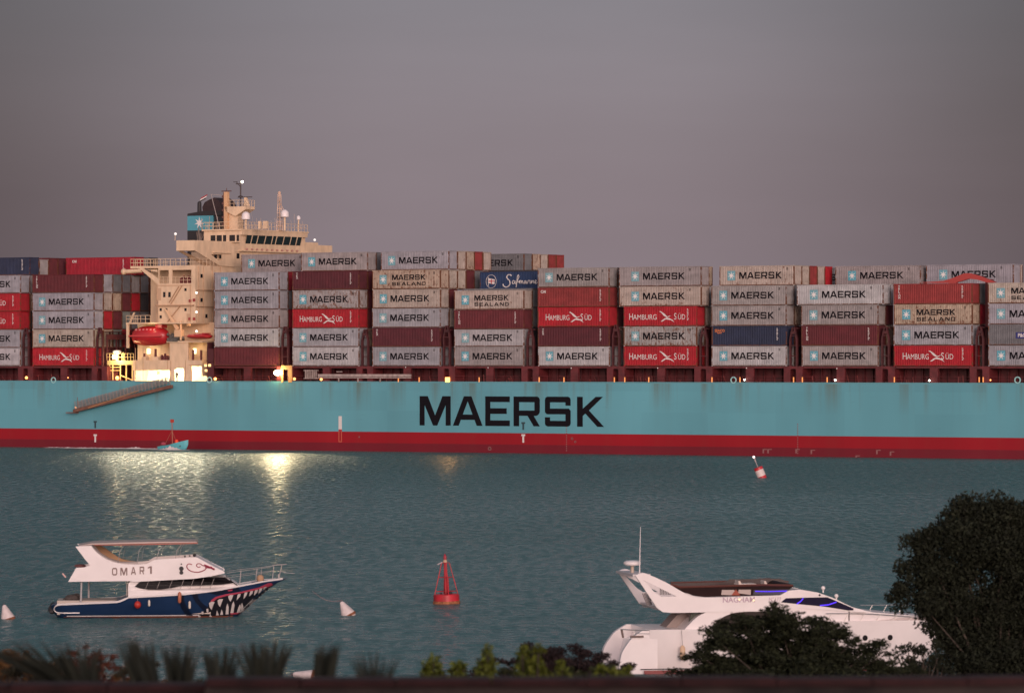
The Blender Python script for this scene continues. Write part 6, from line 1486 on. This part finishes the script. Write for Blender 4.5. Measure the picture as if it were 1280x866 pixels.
# spiky rosette plants close to the wall, out of focus
LA = leaf_mat('grey_green_blades', (.060, .064, .046), .6, .35)
def rosette(px, pytop, spread, n, seed, lean, lab, d=28.6):
    n = int(n*1.3); x = U(px)*d; gz = 12.06; ztop = world_at(px, d, pytop-9)[2]; H = ztop-gz
    e = empty('spiky_plant', (x, d, gz), 0, lab, 'plant', 'spiky plants behind the wall'); g = random.Random(seed); mb = MB()
    for i in range(n):
        s = (i/(n-1)-.5)*2+g.gauss(0, .08); L = H*(1-.035*abs(s)-.09*g.random()**2); wx = .014+.010*g.random()
        tip = Vector((lean*L+s*spread*1.15, g.gauss(0, .12), L)); base = Vector((s*.07, g.gauss(0, .05), 0)); side = Vector((wx, wx*g.uniform(-1, 1), 0))
        vs = []; m_ = 6
        for j in range(m_+1):
            f = j/m_; c = base.lerp(tip, f)+Vector((s*spread*.9*(f*f-f), 0, 0)); ww = (1-f**2.2)*(.8+.6*f)+.02; vs += [c-side*ww, c+side*ww+Vector((0, .004, 0))]
        mb.addm(vs, [(2*j, 2*j+1, 2*j+3, 2*j+2) for j in range(m_)])
    mb.build('blades', LA, e)
    mb = MB(); mb.lathe([(.05, 0), (.06, .05), (.03, .12)], (0, 0, 0), 10); mb.build('stem', M_BARK, e)
bed = empty('planter', (0, 27.3, 10.9), 0, 'raised soil bed directly behind the low wall', 'planter')
MB().box(-8, 8, 0, 3.2, 0, 1.14).build('kerb', M_WALL, bed); MB().box(-7.9, 7.9, .1, 3.1, 1.141, 1.17).build('soil', M_GROUND, bed)
for a in ((128, 806, .42, 40, 1, -.95, 'dark spiky plant sweeping left at the far left'), (196, 800, .11, 15, 2, -.30, 'spiky plant leaning left, second from the left'), (224, 808, .13, 16, 3, 0, 'upright spiky plant between the leaning one and a small fan'),
          (275, 814, .12, 13, 4, 0, 'small spiky fan just right of the wall step'), (331, 806, .17, 26, 5, 0, 'broad spiky fan in the middle of the row'), (396, 808, .07, 14, 6, .15, 'narrow spiky plant beside the toppled buoy'), (467, 820, .15, 9, 7, 0, 'sparse spiky plant, rightmost of the row')):
    rosette(*a)

# ------------------------------------------------------------------ unseen building added behind the camera to shade the garden
def house():
    e = empty('house', (0, -4, 10.9), 0, 'added unseen building with a balcony behind the viewpoint, shading the garden', 'house')
    wl = mat('house_render', (.42, .34, .27), .85, noise=.15, nscale=.7)
    MB().box(-13, 13, -11, 0, 0, 17.0).build('wall', wl, e)
    MB().box(-13.4, 13.4, -11.4, .5, 17.001, 17.35).build('roof', mat('roof_slab', (.30, .24, .2), .8), e)
    MB().box(-6, 6, .001, 3.6, 1.75, 2.0).build('balcony', mat('balcony_slab', (.35, .3, .26), .8), e)
    mb = MB(); rail(mb, [(-6, .1, 2.0), (-6, 3.5, 2.0), (6, 3.5, 2.0), (6, .1, 2.0)], 1.0, .25, .015); mb.build('balcony_railing', M_STEEL, e)
    for x in (-10, -5, 5, 10):
        for z in (.9, 6.4, 10.0, 13.6):
            f = MB().box(x-.9, x+.9, .002, .08, z, z+1.5).build('window', mat('window_frame', (.5, .45, .4), .6), e)
            MB().box(x-.8, x+.8, .081, .1, z+.1, z+1.4).build('pane', M_GLASS, f)
    d_ = MB().box(-1.2, 1.2, .002, .08, 2.001, 4.3).build('balcony_door', mat('window_frame', (.5, .45, .4)), e)
    MB().box(-1.1, 1.1, .081, .1, 2.1, 4.2).build('pane', M_GLASS, d_)
house()
